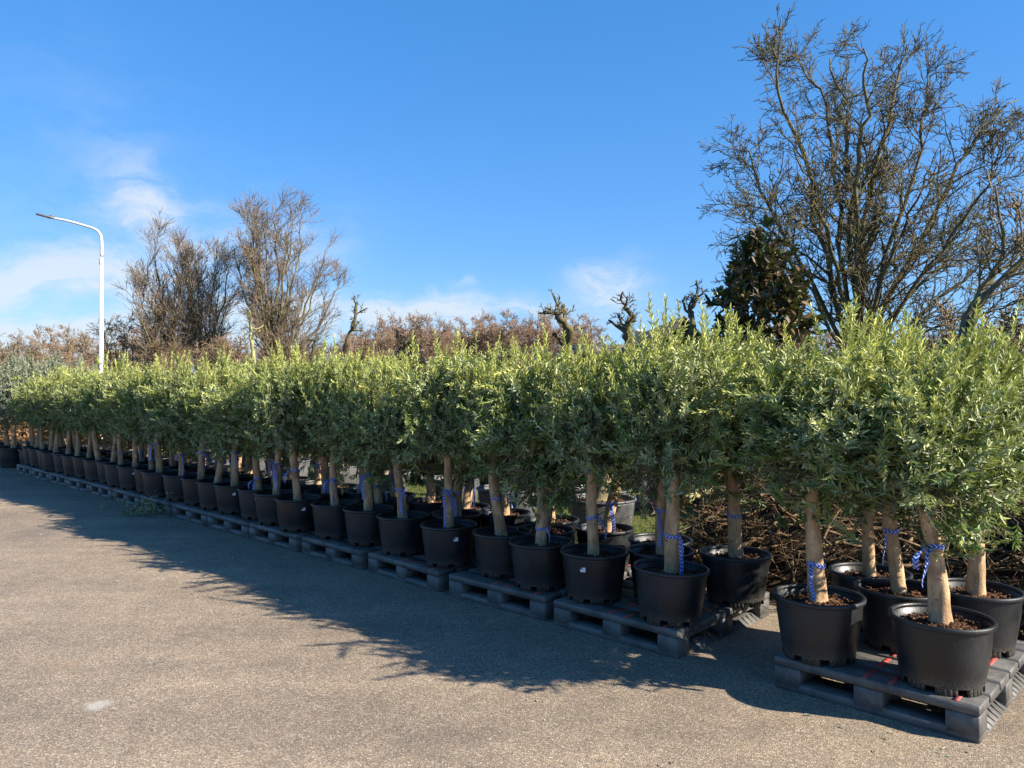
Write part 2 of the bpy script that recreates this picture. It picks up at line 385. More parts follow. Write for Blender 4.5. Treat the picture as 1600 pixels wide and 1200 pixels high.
def gx(u, Y): return ((u-800)/F*Y, Y, 0)

# ---- branching
def grow(rg, start, dirs, length, m, wander, up=0.0):
    N = len(start); pts = np.zeros((N, m, 3)); pts[:, 0] = start; d = norm(dirs)
    for i in range(1, m):
        d = norm(d + rg.normal(0, wander, (N, 3)) + np.array([0, 0, up]))
        pts[:, i] = pts[:, i-1] + d*(length/(m-1))[:, None]
    return pts
def spawn(rg, pts, rad, per, tmin, tmax, ang, up=0.0):
    P, m, _ = pts.shape
    idx = np.repeat(np.arange(P), per); n = len(idx)
    t = rg.uniform(tmin, tmax, n)*(m-1); i = np.minimum(t.astype(int), m-2); f = (t-i)[:, None]
    p = pts[idx, i]*(1-f) + pts[idx, i+1]*f
    r = rad[idx, i]*(1-f[:, 0]) + rad[idx, i+1]*f[:, 0]
    tan = norm(pts[idx, i+1]-pts[idx, i])
    rv = norm(np.cross(tan, rg.normal(0, 1, (n, 3))))
    a = np.radians(rg.normal(ang, ang*.25, n))[:, None]
    d = norm(tan*np.cos(a) + rv*np.sin(a) + np.array([0, 0, up]))
    return p, d, r, t/(m-1)
def leaves(geo, rg, pos, dirs, nrm, L, W, tint, fine=True, fold=.25):
    """lance shaped leaves, folded along the midrib"""
    n = len(pos); dirs = norm(dirs); side = norm(np.cross(dirs, nrm)); up = np.cross(side, dirs)
    L = L[:, None]; W = W[:, None]
    b = pos; tip = pos + dirs*L - up*L*.10
    if fine:
        l1 = pos + dirs*L*.30 + side*W*.46 + up*W*fold; l2 = pos + dirs*L*.66 + side*W*.40 + up*(W*fold-L*.03)
        r1 = pos + dirs*L*.30 - side*W*.46 + up*W*fold; r2 = pos + dirs*L*.66 - side*W*.40 + up*(W*fold-L*.03)
        v = np.stack([b, l1, l2, tip, r2, r1], 1).reshape(-1, 3); o = np.arange(n)[:, None]*6
        q = np.concatenate([o+np.array([0, 3, 2, 1]), o+np.array([0, 5, 4, 3])])
        geo.add(v, q, None, np.repeat(tint, 6, 0))
    else:
        l1 = pos + dirs*L*.45 + side*W*.5 + up*W*fold; r1 = pos + dirs*L*.45 - side*W*.5 + up*W*fold
        v = np.stack([b, l1, tip, r1], 1).reshape(-1, 3); o = np.arange(n)[:, None]*4
        t = np.concatenate([o+np.array([0, 2, 1]), o+np.array([0, 3, 2])])
        geo.add(v, None, t, np.repeat(tint, 4, 0))

# ------------------------------------------------------------------ ground
def sheet(name, pts, z, m, kind='structure'):
    g = Geo(); p = [(x, y, z) for x, y in pts]
    g.add(p, [(0, 1, 2, 3)]); return link(name, g.mesh(name, m), kind=kind)
sheet('ground', [(-900, -60), (900, -60), (900, 1500), (-900, 1500)], 0.0, M['ground'])
a, b, c, d = rowp(-30, 5.42), rowp(45, 5.42), rowp(45, -60), rowp(-30, -60)
# road with a slightly ragged edge towards the planting strip
g = Geo(); S = np.linspace(-30, 45, 300); e = 5.42 + rng.normal(0, .018, 300) + .05*np.sin(S*1.7)
top = np.array([rowp(s, n, .004) for s, n in zip(S, e)]); bot = np.array([rowp(s, -45, .004) for s in S])
i = np.arange(299)
g.add(np.vstack([top, bot]), np.stack([i, i+1, i+301, i+300], -1))
link('road', g.mesh('road', M['asphalt']), kind='structure')

# ------------------------------------------------------------------ pallets
PL, PD, PH = .96, 1.2, .17
def smesh(fn): g = Geo(); fn(g); return g
ME = {}
ME['board'] = smesh(lambda g: g.box((0, 0, 0), (PL, .174, .045), .005)).mesh('deck_board', M['pallet'])
ME['stringer'] = smesh(lambda g: g.box((0, 0, 0), (.11, PD-.006, .030), .004)).mesh('stringer', M['pallet'])
ME['block'] = smesh(lambda g: g.box((0, 0, 0), (.14, .14, .0995), .005)).mesh('block', M['pallet'])
ME['runner'] = smesh(lambda g: g.box((0, 0, 0), (PL-.004, .137, .050), .006)).mesh('runner', M['pallet'])
def skid(g):
    # side runner: bevelled outer face with a row of small ribs
    L = .398; x0, x1 = -.06, .0705
    prof = [(x0, 0), (x1, 0), (x1, .008), (x1-.055, .046), (x0, .046)]
    v = [(x, y, z) for y in (-L/2, L/2) for x, z in prof]; n = 5
    g.add(v, [(i, (i+1) % n, n+(i+1) % n, n+i) for i in range(n)], [(0, 2, 1), (0, 3, 2), (0, 4, 3), (5, 6, 7), (5, 7, 8), (5, 8, 9)])
    for kx in range(6):
        y = -L/2 + .04 + kx*.06
        g.add([(x1-.004, y, .012), (x1-.004, y+.012, .012), (x1-.05, y+.012, .049), (x1-.05, y, .049), (x1-.001, y, .010), (x1-.001, y+.012, .010), (x1-.049, y+.012, .051), (x1-.049, y, .051)],
              [(0, 3, 2, 1), (4, 5, 6, 7), (0, 1, 5, 4), (1, 2, 6, 5), (2, 3, 7, 6), (3, 0, 4, 7)])
ME['skid'] = smesh(skid).mesh('skid', M['pallet'])
ME['strip'] = smesh(lambda g: g.box((0, 0, 0), (.026, .158, .003))).mesh('grip_strip', M['red'])
ORD = ['first', 'second', 'third', 'fourth', 'fifth', 'sixth', 'seventh', 'eighth', 'ninth', 'tenth', 'eleventh', 'twelfth', 'thirteenth', 'fourteenth', 'fifteenth']
PALS = [.87, 2.42, 3.48, 4.53, 5.60, 6.65, 7.63, 8.61, 9.62, 10.62, 11.61, 12.60, 13.58, 14.56, 15.54]
def pname(i):
    if i == 0: return 'nearest pallet at the right edge'
    if i < 9: return f'{ORD[i]} pallet from the right'
    return f'{ORD[14-i]} pallet from the left end' if i < 14 else 'leftmost pallet of the row'
jit = np.random.default_rng(3)
PINFO = []
def build_pallet(i, s0):
    yaw = jit.normal(0, .012) if i > 1 else 0
    # local frame: x runs along the row towards the camera's right, y away from the camera
    loc = rowp(s0 + PL/2, 3.925 + PD/2); rz = math.atan2(-DY, -DX) + yaw
    lab = 'grey plastic pallet with red grip strips, ' + pname(i) if i < 3 else 'grey shaded plastic pallet under olive pots, ' + pname(i)
    r = thing('plastic_pallet', lab, 'pallet', loc, rz, 'pallets under the potted olives')
    for x in (-.409, 0, .409):
        link('stringer', ME['stringer'], r, (x, 0, .1095))
        for y in (-.53, 0, .53): link('block', ME['block'], r, (x, y, .0745))
        for y in (-.265, .265):
            if x > .1: link('skid', ME['skid'], r, (x, y, 0))
            else: link('skid', ME['skid'], r, (x, y, 0), math.pi)
    for y in (-.53, 0, .53): link('runner', ME['runner'], r, (0, y, .0252))
    ys = np.linspace(-PD/2+.086, PD/2-.086, 6)
    for y in ys:
        bo = link('deck_board', ME['board'], r, (0, y, .1475))
        if i < 4:
            for x in (-.02, .10, .38): link('grip_strip', ME['strip'], bo, (x, 0, .0243))
    PINFO.append((loc, rz)); return r
for i, s0 in enumerate(PALS): build_pallet(i, s0)

# ------------------------------------------------------------------ potted olives
def pot_mesh(name, R0, R1, HT, m, seg=48, seed=0):
    g = Geo(); rg = np.random.default_rng(seed); ph = rg.uniform(0, 6.28, 3)
    wob = lambda a: .010*np.sin(2*a+ph[0]) + .005*np.sin(3*a+ph[1])
    zf = .034*HT/.32
    prof = [(R0, zf), (R0+(R1-R0)*.35, HT*.36), (R0+(R1-R0)*.75, HT*.72), (R1-.006, HT*.90), (R1-.004, HT*.95),
            (R1-.012, HT*.94), (R1-.020, HT*.75), (R1-.028, HT*.60)]
    g.lathe(prof, seg, wob=wob)
    a = np.linspace(0, 2*math.pi, seg, endpoint=False); w = 1 + wob(a)
    # scalloped foot: feet and arches alternate
    foot = [(kx % 6) in (0, 1, 2, 3) for kx in range(seg)]
    for kx in range(seg):
        k2 = (kx+1) % seg
        if foot[kx]:
            ri, ro = R0-.018, R0-.002
            P = [(rr*w[t]*math.cos(a[t]), rr*w[t]*math.sin(a[t]), z) for z in (0, zf) for rr, t in ((ro, kx), (ro, k2), (ri, k2), (ri, kx))]
            g.add(P, [(0, 1, 5, 4), (2, 3, 7, 6), (1, 2, 6, 5), (3, 0, 4, 7), (3, 2, 1, 0)])
    ring = np.array([((R0)*w[t]*math.cos(a[t]), R0*w[t]*math.sin(a[t]), zf) for t in range(seg)])
    g.add(np.vstack([ring, [[0, 0, zf]]]), None, [(seg, (x+1) % seg, x) for x in range(seg)])
    return g.mesh(name, m, smooth=False), wob
def rim_mesh(R1, HT, m, wob, seg=48):
    g = Geo(); z = HT
    prof = [(R1-.003, z-.021), (R1+.008, z-.021), (R1+.0105, z-.018), (R1+.0105, z-.005), (R1+.007, z), (R1-.004, z), (R1-.009, z-.004), (R1-.011, z-.03), (R1-.003, z-.021)]
    g.lathe(prof, seg, wob=wob); return g.mesh('rim', m, smooth=True)
def soil_mesh(Rs, z, seed, seg=36, rings=8):
    rg = np.random.default_rng(seed); v = []; q = []; t = []
    for i in range(1, rings+1):
        r = Rs*i/rings
        for j in range(seg):
            a = 2*math.pi*j/seg; v.append((r*math.cos(a), r*math.sin(a), z + rg.normal(0, .007) + .032*(1-i/rings)**1.3))
    v.append((0, 0, z+.034)); c = len(v)-1
    for i in range(rings-1):
        for j in range(seg):
            q.append((i*seg+j, (i+1)*seg+j, (i+1)*seg+(j+1) % seg, i*seg+(j+1) % seg))
    for j in range(seg): t.append((c, j, (j+1) % seg))
    g = Geo(); g.add(v, q, t)
    # loose bark chips
    n = 90; a = rg.uniform(0, 6.28, n); r = Rs*.93*np.sqrt(rg.uniform(0.02, 1, n))
    for x, y in zip(r*np.cos(a), r*np.sin(a)):
        g.box((x, y, z+.012+rg.uniform(0, .012)), (rg.uniform(.008, .022), rg.uniform(.006, .012), rg.uniform(.004, .009)), 0, rg.uniform(0, 3))
    return g.mesh('soil', M['soil'])
def smooth_path(P, n):
    P = np.asarray(P, float); t = np.linspace(0, len(P)-1, n); out = []
    for x in t:
        i = min(int(x), len(P)-2); f = x-i
        p0 = P[max(i-1, 0)]; p1 = P[i]; p2 = P[i+1]; p3 = P[min(i+2, len(P)-1)]
        out.append(.5*((2*p1) + (-p0+p2)*f + (2*p0-5*p1+4*p2-p3)*f*f + (-p0+3*p1-3*p2+p3)*f**3))
    return np.array(out)
POT_H, SOIL_Z, TOP_Z = .325, .272, .95        # heights above the pallet deck
def trunk_mesh(lean, bend, r, seed, z0=SOIL_Z-.03, z1=TOP_Z):
    rg = np.random.default_rng(seed); n = 20
    ctrl = [(0, 0, z0), (lean[0]*.3+bend[0]*.7, lean[1]*.3+bend[1]*.7, z0+(z1-z0)*.35), (lean[0]*.72+bend[0], lean[1]*.72+bend[1], z0+(z1-z0)*.7), (lean[0], lean[1], z1)]
    p = smooth_path(ctrl, n); t = np.linspace(0, 1, n)
    rad = r*(1.0-.22*t + .42*np.exp(-t*16) + .12*np.exp(-((t-1)/.12)**2)) * (1+rg.normal(0, .018, n))
    g = Geo(); g.tubes(p, rad, 14, cap=True)
    # lumps, knots
    v = g.v[0]; c = np.repeat(p, 14, 0); off = v-c
    ph = rg.uniform(0, 6, 6)
    ang = np.arctan2(off[:, 1], off[:, 0]); zz = v[:, 2]
    f = 1 + .07*np.sin(2*ang+zz*9+ph[0]) + .055*np.sin(3*ang-zz*17+ph[1])
    for _ in range(8):
        a0, zk = rg.uniform(-3.1, 3.1), rg.uniform(z0+.1, z1-.05)
        da = np.angle(np.exp(1j*(ang-a0)))
        f += rg.choice([-.18, .22])*np.exp(-(da/.35)**2-((zz-zk)/.02)**2)
    g.v[0] = c + off*f[:, None]
    return g.mesh('trunk', M['olive_bark'], smooth=True)
def crown_meshes(seed, nshoot=800, rx=.41, rz=.43, fine=True, m='olive', leafL=.055, leaders=14, cz=.31):
    """local origin: top of the trunk. returns foliage mesh and branch mesh"""
    rg = np.random.default_rng(seed)
    n = nshoot
    d = norm(rg.normal(0, 1, (n, 3))); d[:, 2] = np.abs(d[:, 2])*np.where(rg.uniform(0, 1, n) < .62, 1, -1)
    lump = 1 + .27*np.sin(d[:, 0]*4+rg.uniform(0, 6)) + .18*np.sin(d[:, 1]*5+rg.uniform(0, 6)) + .08*np.sin(d[:, 2]*7+rg.uniform(0, 6)) + rg.normal(0, .07, n)
    rr = (rg.uniform(.12, 1, n)**.46)*lump
    low = d[:, 2] < 0
    tip = np.c_[d[:, 0]*rx*rr, d[:, 1]*rx*rr, cz + d[:, 2]*rz*rr*np.where(low, 1.0, 1.0)]
    L = rg.uniform(.10, .24, n)
    out = norm(np.c_[d[:, 0], d[:, 1], d[:, 2]*.6])
    g_dir = norm(out*.75 + np.array([0, 0, .65])*np.where(low, .05, 1)[:, None] + rg.normal(0, .42, (n, 3)))
    # leaders rising above the crown and arching side shoots
    k1 = leaders; L[:k1] = rg.uniform(.24, .48, k1); aa = rg.uniform(0, 6.28, k1); ra = rx*rg.uniform(.05, .75, k1)
    g_dir[:k1] = norm(np.c_[rg.normal(0, .14, k1), rg.normal(0, .14, k1), np.ones(k1)])
    tip[:k1] = np.c_[ra*np.cos(aa), ra*np.sin(aa), cz+rz*rg.uniform(.85, 1.5, k1)]
    ns_ = 30; k2 = k1+ns_; L[k1:k2] = rg.uniform(.22, .42, ns_); aa = rg.uniform(0, 6.28, ns_)
    g_dir[k1:k2] = norm(np.c_[np.cos(aa)+rg.normal(0, .3, ns_), np.sin(aa)+rg.normal(0, .3, ns_), rg.uniform(-.45, .6, ns_)])
    tip[k1:k2] = np.c_[np.cos(aa)*rx*1.12, np.sin(aa)*rx*1.12, cz+rg.uniform(-.34, .30, ns_)] * rg.uniform(.92, 1.28, (ns_, 1))
    st = tip - g_dir*L[:, None]*.92
    mpt = 6
    sh = grow(rg, st, g_dir, L, mpt, .10, .04)
    geo = Geo(); br = Geo()
    br.tubes(sh, np.linspace(.0028, .0012, mpt)[None, :]*np.ones((n, 1)), 3)
    # boughs from the trunk head to shoot starts
    sel = rg.choice(n, 110, replace=False); s0 = np.c_[rg.normal(0, .012, (110, 2)), rg.uniform(-.03, .03, 110)]
    mid = s0*.5 + sh[sel, 0]*.5 + rg.normal(0, .035, (110, 3)) + np.array([0, 0, -.02])
    tt = np.linspace(0, 1, 7)[None, :, None]
    B = s0[:, None]*(1-tt)**2 + 2*mid[:, None]*tt*(1-tt) + sh[sel, 0][:, None]*tt**2 + rg.normal(0, .006, (110, 7, 3))
    R0 = np.where(np.arange(110) < 7, .019, np.where(np.arange(110) < 30, .008, .0045))[:, None]
    br.tubes(B, R0*np.linspace(1, .3, 7)[None, :], 5)
    # bare thin twigs in the underside
    nt = 70; th = rg.uniform(0, 6.28, nt); q0 = np.c_[np.cos(th)*rx*.3, np.sin(th)*rx*.3, cz-rz*rg.uniform(.4, .75, nt)]
    tw = grow(rg, q0, np.c_[np.cos(th), np.sin(th), rg.uniform(-.7, .2, nt)], rg.uniform(.12, .3, nt), 5, .18, 0)
    br.tubes(tw, np.linspace(.0025, .0008, 5)[None, :]*np.ones((nt, 1)), 3)
    # leaves in opposite pairs
    sp = .0135
    cnt = np.maximum((L/sp).astype(int), 5); idx = np.repeat(np.arange(n), cnt)
    fr = np.concatenate([np.linspace(.12, 1, c) for c in cnt]); par = np.concatenate([np.arange(c) for c in cnt])
    t = fr*(mpt-1); ii = np.minimum(t.astype(int), mpt-2); f = (t-ii)[:, None]
    pos = sh[idx, ii]*(1-f) + sh[idx, ii+1]*f; tan = norm(sh[idx, ii+1]-sh[idx, ii])
    e1 = norm(np.cross(tan, np.array([.31, .52, .79]))); e2 = np.cross(tan, e1)
    ph = (par % 2)*math.pi/2 + rg.uniform(0, 6.28, n)[idx] + rg.normal(0, .3, len(idx))
    young_lit = (rg.uniform(0, 1, n)**2.2)[idx]*.5
    young_lit = np.clip(young_lit + .62*fr**3*rg.uniform(.2, 1, n)[idx] - .12, 0, 1)
    young_lit = np.clip(young_lit + .30*np.clip((pos[:, 2]-cz)/rz, -.3, 1), 0, 1)  # sunlit crown top painted into the leaf tint, paler with height
    young_lit = np.where(np.arange(n)[idx] < k1, np.clip(young_lit+.3, 0, 1), young_lit)
    for sg in (0, math.pi):
        radial = e1*np.cos(ph+sg)[:, None] + e2*np.sin(ph+sg)[:, None]
        open_ = np.radians(rg.normal(48, 10, len(idx)) - 22*fr)[:, None]
        dd = tan*np.cos(open_) + radial*np.sin(open_) + rg.normal(0, .12, (len(idx), 3))
        nn = norm(tan*np.sin(open_) - radial*np.cos(open_) + rg.normal(0, .25, (len(idx), 3)))
        keep = rg.uniform(0, 1, len(idx)) < .86
        Lf = leafL*rg.uniform(.7, 1.2, len(idx))*(1-.35*fr**3); Wf = Lf*rg.uniform(.21, .29, len(idx))
        tint = np.c_[young_lit, np.clip(rg.normal(.5, .22, len(idx)), 0, 1), np.zeros(len(idx))]
        leaves(geo, rg, pos[keep], dd[keep], nn[keep], Lf[keep], Wf[keep], tint[keep], fine)
    return geo.mesh('crown', M[m], tint=True), br.mesh('branches', M['olive_twig'])

def strip_mesh(name, path, wdir, width, m):
    """thin ribbon along path; wdir (n,3) width directions. UV: x across, y along / width"""
    path = np.asarray(path, float); n = len(path)
    wd = norm(np.asarray(wdir, float)); T = norm(np.gradient(path, axis=0)); nm = norm(np.cross(T, wd))*.0006
    a = path - wd*width/2; b = path + wd*width/2; c = path + nm*.0 
    v = np.concatenate([a, c + nm*4, b])
    s = np.concatenate([[0], np.cumsum(np.linalg.norm(np.diff(path, axis=0), axis=1))])/width
    uv = np.concatenate([np.c_[np.zeros(n), s], np.c_[np.full(n, .5), s], np.c_[np.ones(n), s]])
    i = np.arange(n-1); q = np.concatenate([np.stack([i, i+1, i+1+n, i+n], -1), np.stack([i+n, i+1+n, i+1+2*n, i+2*n], -1)])
    g = Geo(); g.add(v, q); return g.mesh(name, m, uv=uv)
def band_mesh(r, seed):
    rg = np.random.default_rng(seed); a = np.linspace(0, 2*math.pi, 29)
    rr = r*(1+.04*np.sin(3*a+1)); z = .008*np.sin(a+rg.uniform(0, 6)) + .004*np.sin(3*a)
    P = np.c_[rr*np.cos(a), rr*np.sin(a), z]
    return strip_mesh('ribbon', P, np.tile([0, 0, 1.], (29, 1)), .024, M['chevron'])
def tail_mesh(seed, L, outx, outy, width=.026):
    rg = np.random.default_rng(seed); n = 16; t = np.linspace(0, 1, n)
    o = np.array([outx, outy, 0.]); on = np.linalg.norm(o)
    p = np.c_[outx*(1-(1-t)**2), outy*(1-(1-t)**2), -L*t**1.25 + .02*np.sin(t*3)]
    p += np.c_[.008*np.sin(t*9+rg.uniform(0, 6)), .008*np.sin(t*8+rg.uniform(0, 6)), np.zeros(n)]*t[:, None]
    tw = rg.uniform(-.5, .9) + t*rg.uniform(-1.6, 1.6)
    wd = np.c_[np.cos(tw), np.sin(tw), .25*np.sin(t*5)]
    return strip_mesh('ribbon_tail', p, wd, width, M['chevron'])
def sticker_mesh(R, HT, w=.036, h=.03):
    a = np.linspace(-w/2/R, w/2/R, 5); v = []; uv = []
    for j, z in enumerate((HT-h/2, HT+h/2)):
        for i, x in enumerate(a): v.append((R*math.sin(x), -R*math.cos(x), z)); uv.append((i/4, j))
    g = Geo(); g.add(v, [(i, i+1, i+6, i+5) for i in range(4)]); return g.mesh('sticker', M['sticker'], uv=np.array(uv))

POTS = []
for sdx in range(4):
    me, wob = pot_mesh('pot', .182, .221, POT_H, M['pot'], 48, sdx)
    POTS.append((me, rim_mesh(.221, POT_H, M['pot'], wob)))
SOILS = [soil_mesh(.196, SOIL_Z, s) for s in range(4)]
CROWNS = [crown_meshes(20+s) for s in range(7)]
CROWNS_FAR = [crown_meshes(60+s, 680, .41, .42, False, leafL=.060, leaders=13) for s in range(5)]
CROWNS_GREY = [crown_meshes(90+s, 480, .62, .46, False, 'olive_grey', .062, 4) for s in range(3)]
TR = [((rng.normal(0, .055), rng.normal(0, .055)), (rng.normal(0, .026), rng.normal(0, .026)), rng.uniform(.036, .044)) for _ in range(8)]
TRUNKS = [(trunk_mesh(l, b_, r, 40+i), l, b_, r) for i, (l, b_, r) in enumerate(TR)]
BANDS = [band_mesh(.0445, s) for s in range(3)]
TAILS = [tail_mesh(s, L, ox, oy) for s, (L, ox, oy) in enumerate([(.22, .03, -.02), (.17, -.05, -.02), (.27, .015, -.015), (.13, .06, -.025), (.21, -.022, -.03), (.10, -.085, -.015)])]
STICK = sticker_mesh(.2165, .235)
LEANED = {}
def pot_tree(loc, label, group, lean=None, bend=(0, 0), r=.043, crown=None, crownset=None, rib=None, tails=None, sticker=None, scale=1.0, seed=0, grey=False, rot=None, detail=True, prot=None, drop=0.0):
    rg = np.random.default_rng(1000+seed)
    root = thing('potted_olive_tree', label, 'olive tree', loc, 0, group)
    root.scale = (scale,)*3
    pm, rm = POTS[seed % 4]
    a = rg.uniform(0, 6.28) if prot is None else prot
    p = link('pot', pm, root, (0, 0, 0), a); link('rim', rm, p)
    if sticker is not None: link('sticker', STICK, p, (0, 0, 0), sticker-a)
    link('soil', SOILS[seed % 4], root, (0, 0, 0), a)
    if lean is None:
        tm, lean, bend, r = TRUNKS[seed % 8]; ta = rg.uniform(0, 6.28)
        ca, sa = math.cos(ta), math.sin(ta); lw = (lean[0]*ca-lean[1]*sa, lean[0]*sa+lean[1]*ca); bw = (bend[0]*ca-bend[1]*sa, bend[0]*sa+bend[1]*ca)
    else:
        tm = trunk_mesh(lean, bend, r, seed); ta = 0; lw = lean; bw = bend
    link('trunk', tm, root, (0, 0, 0), ta)
    cs = crownset or CROWNS
    cm, bm = cs[(seed*3+1) % len(cs)] if crown is None else cs[crown]
    cr = link('crown', cm, root, (lw[0], lw[1], TOP_Z), rg.uniform(0, 6.28) if rot is None else rot)
    dz = rg.uniform(.02, .20) + drop*.6; sc_ = rg.uniform(.74, 1.04) if lean is None or seed > 4 else rg.uniform(.98, 1.12); cr.scale = (sc_, sc_*rg.uniform(.92, 1.08), rg.uniform(.82, 1.10) + dz*.55 - drop*.6); cr.location.z = TOP_Z - dz
    link('branches', bm, cr, kind='stuff')
    if rib is None: rib = rg.uniform(.42, .72) if rg.uniform() < .85 else 0
    if rib and detail:
        t = (rib-SOIL_Z)/(TOP_Z-SOIL_Z)
        # centre of the trunk there
        ctrl = np.array([(0, 0), (lw[0]*.3+bw[0]*.7, lw[1]*.3+bw[1]*.7), (lw[0]*.72+bw[0], lw[1]*.72+bw[1]), (lw[0], lw[1])]); tz = np.array([0, .35, .7, 1])
        cx, cy = np.interp(t, tz, ctrl[:, 0]), np.interp(t, tz, ctrl[:, 1])
        rb = link('ribbon', BANDS[seed % 3], root, (cx, cy, rib), rg.uniform(0, 6)); rb.scale = (r/.043, r/.043, 1)
        sd_ = rg.choice([-.034, -.01, .03]) if tails is None else (.03 if TAILS[tails[0]].vertices[15].co.x > 0 else -.035) if len(tails) else 0
        for kq, kx in enumerate(tails if tails is not None else rg.choice(6, rg.integers(1, 3), replace=False)):
            tl = link('ribbon_tail', TAILS[kx], root, (cx + sd_ + kq*.006, cy-.048-kq*.004, rib)); tl.scale = (rg.uniform(.7, 1.15), 1, rg.uniform(.75, 1.2))
    return root
G1 = 'potted olive trees on pallets'
# pots of the first pallets are placed one by one
hand = [
 # pallet, s, n, lean, bend, r, ribbon z, tails, sticker, label
 (0, 1.11, 4.25, (-.085, .0), (.012, 0), .048, .66, (5, 1), None, 'nearest potted olive with bare lit trunk, front right corner of nearest pallet'),
 (0, 1.71, 4.22, (-.035, .0), (-.01, 0), .045, .49, (4, 1), None, 'potted olive with two striped ribbon tails falling in its pot, nearest pallet front left'),
 (0, 1.44, 4.70, (-.065, .02), (-.01, 0), .041, .64, (1,), None, 'potted olive standing in the middle of the four others on nearest pallet'),
 (0, 1.12, 4.97, (-.005, .0), (.006, 0), .045, .66, (5,), None, 'potted olive cut by the right photo edge, back right of nearest pallet'),
 (0, 1.70, 4.98, (-.03, .0), (0, 0), .036, .72, (1,), None, 'potted olive half hidden by pots, back left of nearest pallet by the brushwood'),
 (1, 2.66, 4.22, (-.012, .0), (0, 0), .046, .52, (0, 2), None, 'potted olive with long blue ribbon tail, tilted pot front right on second pallet'),
 (1, 3.31, 4.28, (-.01, .0), (-.012, 0), .042, .55, (3,), -.45, 'potted olive with white sticker on its pot, front left of second pallet'),
 (1, 2.98, 4.62, (.01, .0), (0, 0), .040, .60, (2,), None, 'potted olive hidden behind the tilted pot in the middle of second pallet'),
 (1, 2.56, 4.90, (-.035, .02), (.01, 0), .047, .57, (), None, 'potted olive with sun patch on its pot before brushwood, back right of second pallet'),
 (1, 3.20, 4.95, (.0, .0), (0, 0), .040, .56, (2,), None, 'potted olive with pale rimmed pot, back left of second pallet'),
 (2, 3.80, 4.27, (.0, .0), (.012, 0), .043, .42, (0,), None, 'potted olive with ribbon low on its trunk, front right of third pallet'),
 (2, 4.27, 4.34, (-.07, .0), (-.022, 0), .044, .58, (), None, 'potted olive with crooked s-shaped trunk, front left of third pallet'),
 (3, 4.83, 4.27, (-.005, .0), (0, 0), .038, .60, (2, 3), .35, 'potted olive with white sticker on pot, front right of fourth pallet'),
 (3, 5.46, 4.29, (-.06, .0), (-.01, 0), .041, .55, (0, 4), None, 'potted olive with ribbon tails spread both sides, front left of fourth pallet'),
]
used = set(); sidx = 0
for (pi, s, n, lean, bend, r, rib, tails, stk, lab) in hand:
    t = pot_tree(rowp(s*.97, n*.97, PH+.0015), lab, G1, lean, bend, r, rib=rib, tails=tails, sticker=stk, seed=sidx)
    if sidx == 5: t.rotation_euler = (R(0), R(2.2), 0)
    sidx += 1
SLOT = [('front right', .22, .21), ('front left', .73, .22), ('middle', .50, .60), ('back right', .20, .94), ('back left', .76, .95)]
stk_on = {(5, 0): .5, (6, 1): .3, (6, 0): .2, (9, 1): .4, (8, 0): .6}
for i, s0 in enumerate(PALS):
    if i < 2: continue
    for j, (nm, ds, dn) in enumerate(SLOT):
        if i < 4 and j < 2: continue
        js, jn = jit.normal(0, .025), jit.normal(0, .02)
        stk = stk_on.get((i, j))
        lab = f"potted olive {'with sticker ' if stk else ''}on the {nm} of the {pname(i)}" if i not in (0, 14) else f"potted olive on the {nm} of the {pname(i)}"
        pot_tree(rowp(s0+ds+js, 3.93+dn+jn, PH+.0015), lab, G1, seed=sidx, sticker=stk, crownset=CROWNS if i < 6 else CROWNS_FAR, detail=(i < 11 and j < 3) or i < 7, drop=0.0 if j < 2 else (.12, .2, .16)[(j+i) % 3])
        sidx += 1
# beyond the last pallet: grey-leaved olives in pots on the ground
GG = 'grey olives in pots on the ground'
for q_, (s, n) in enumerate([(17.0, 4.35), (17.9, 4.2), (18.8, 4.3), (19.7, 4.25), (17.5, 5.0), (18.4, 5.0), (19.4, 5.05), (16.88, 5.25)]):
    lab = ['grey leaved potted olive standing on the road just past the last pallet', 'grey leaved potted olive second past the last pallet', 'grey leaved potted olive third past the last pallet', 'grey leaved potted olive by the left photo edge',
           'grey leaved potted olive behind the first two past the pallets', 'grey leaved potted olive in the back file beyond the pallets', 'grey leaved potted olive farthest back near left photo edge', 'grey leaved potted olive behind the last pallet'][q_]
    t = pot_tree(rowp(s, n, .004), lab, GG, seed=sidx, crownset=CROWNS_GREY, scale=1.22, detail=False); sidx += 1

# second row on the grass, in larger grey pots
bigpot, bwob = pot_mesh('pot', .30, .36, .42, M['grey_pot'], 48, 9); bigrim = rim_mesh(.36, .42, M['grey_pot'], bwob); bigsoil = soil_mesh(.325, .37, 9)
def big_pot(root, a=0.0):
    p = link('pot', bigpot, root, (0, 0, 0), a); link('rim', bigrim, p); link('soil', bigsoil, root, (0, 0, 0), a)
BT = [trunk_mesh((rng.normal(0, .05), rng.normal(0, .05)), (rng.normal(0, .03), 0), .085, 300+i, .35, 1.15) for i in range(3)]
for me in BT: me.materials[0] = M['pale_bark']
for q_, (s, n) in enumerate([(5.0, 6.6), (6.3, 6.5), (7.5, 6.7), (8.7, 6.5), (10.0, 6.6), (11.3, 6.5), (12.6, 6.7), (14.0, 6.6)]):
    root = thing('large_potted_olive', f'thick trunked olive in a large grey pot on grass, {ORD[q_]} from the right' if q_ < 7 else 'thick trunked olive in large grey pot, farthest left behind the pallets', 'olive tree', rowp(s, n, 0), 0, 'large grey pots behind the pallets')
    big_pot(root, q_*1.3); link('trunk', BT[q_ % 3], root, (0, 0, 0), q_*2.1)
    cm, bm = CROWNS_FAR[q_ % 5]; c = link('crown', cm, root, (0, 0, 1.13), q_*1.7); c.scale = (1.15, 1.15, 1.05); link('branches', bm, c, kind='stuff')

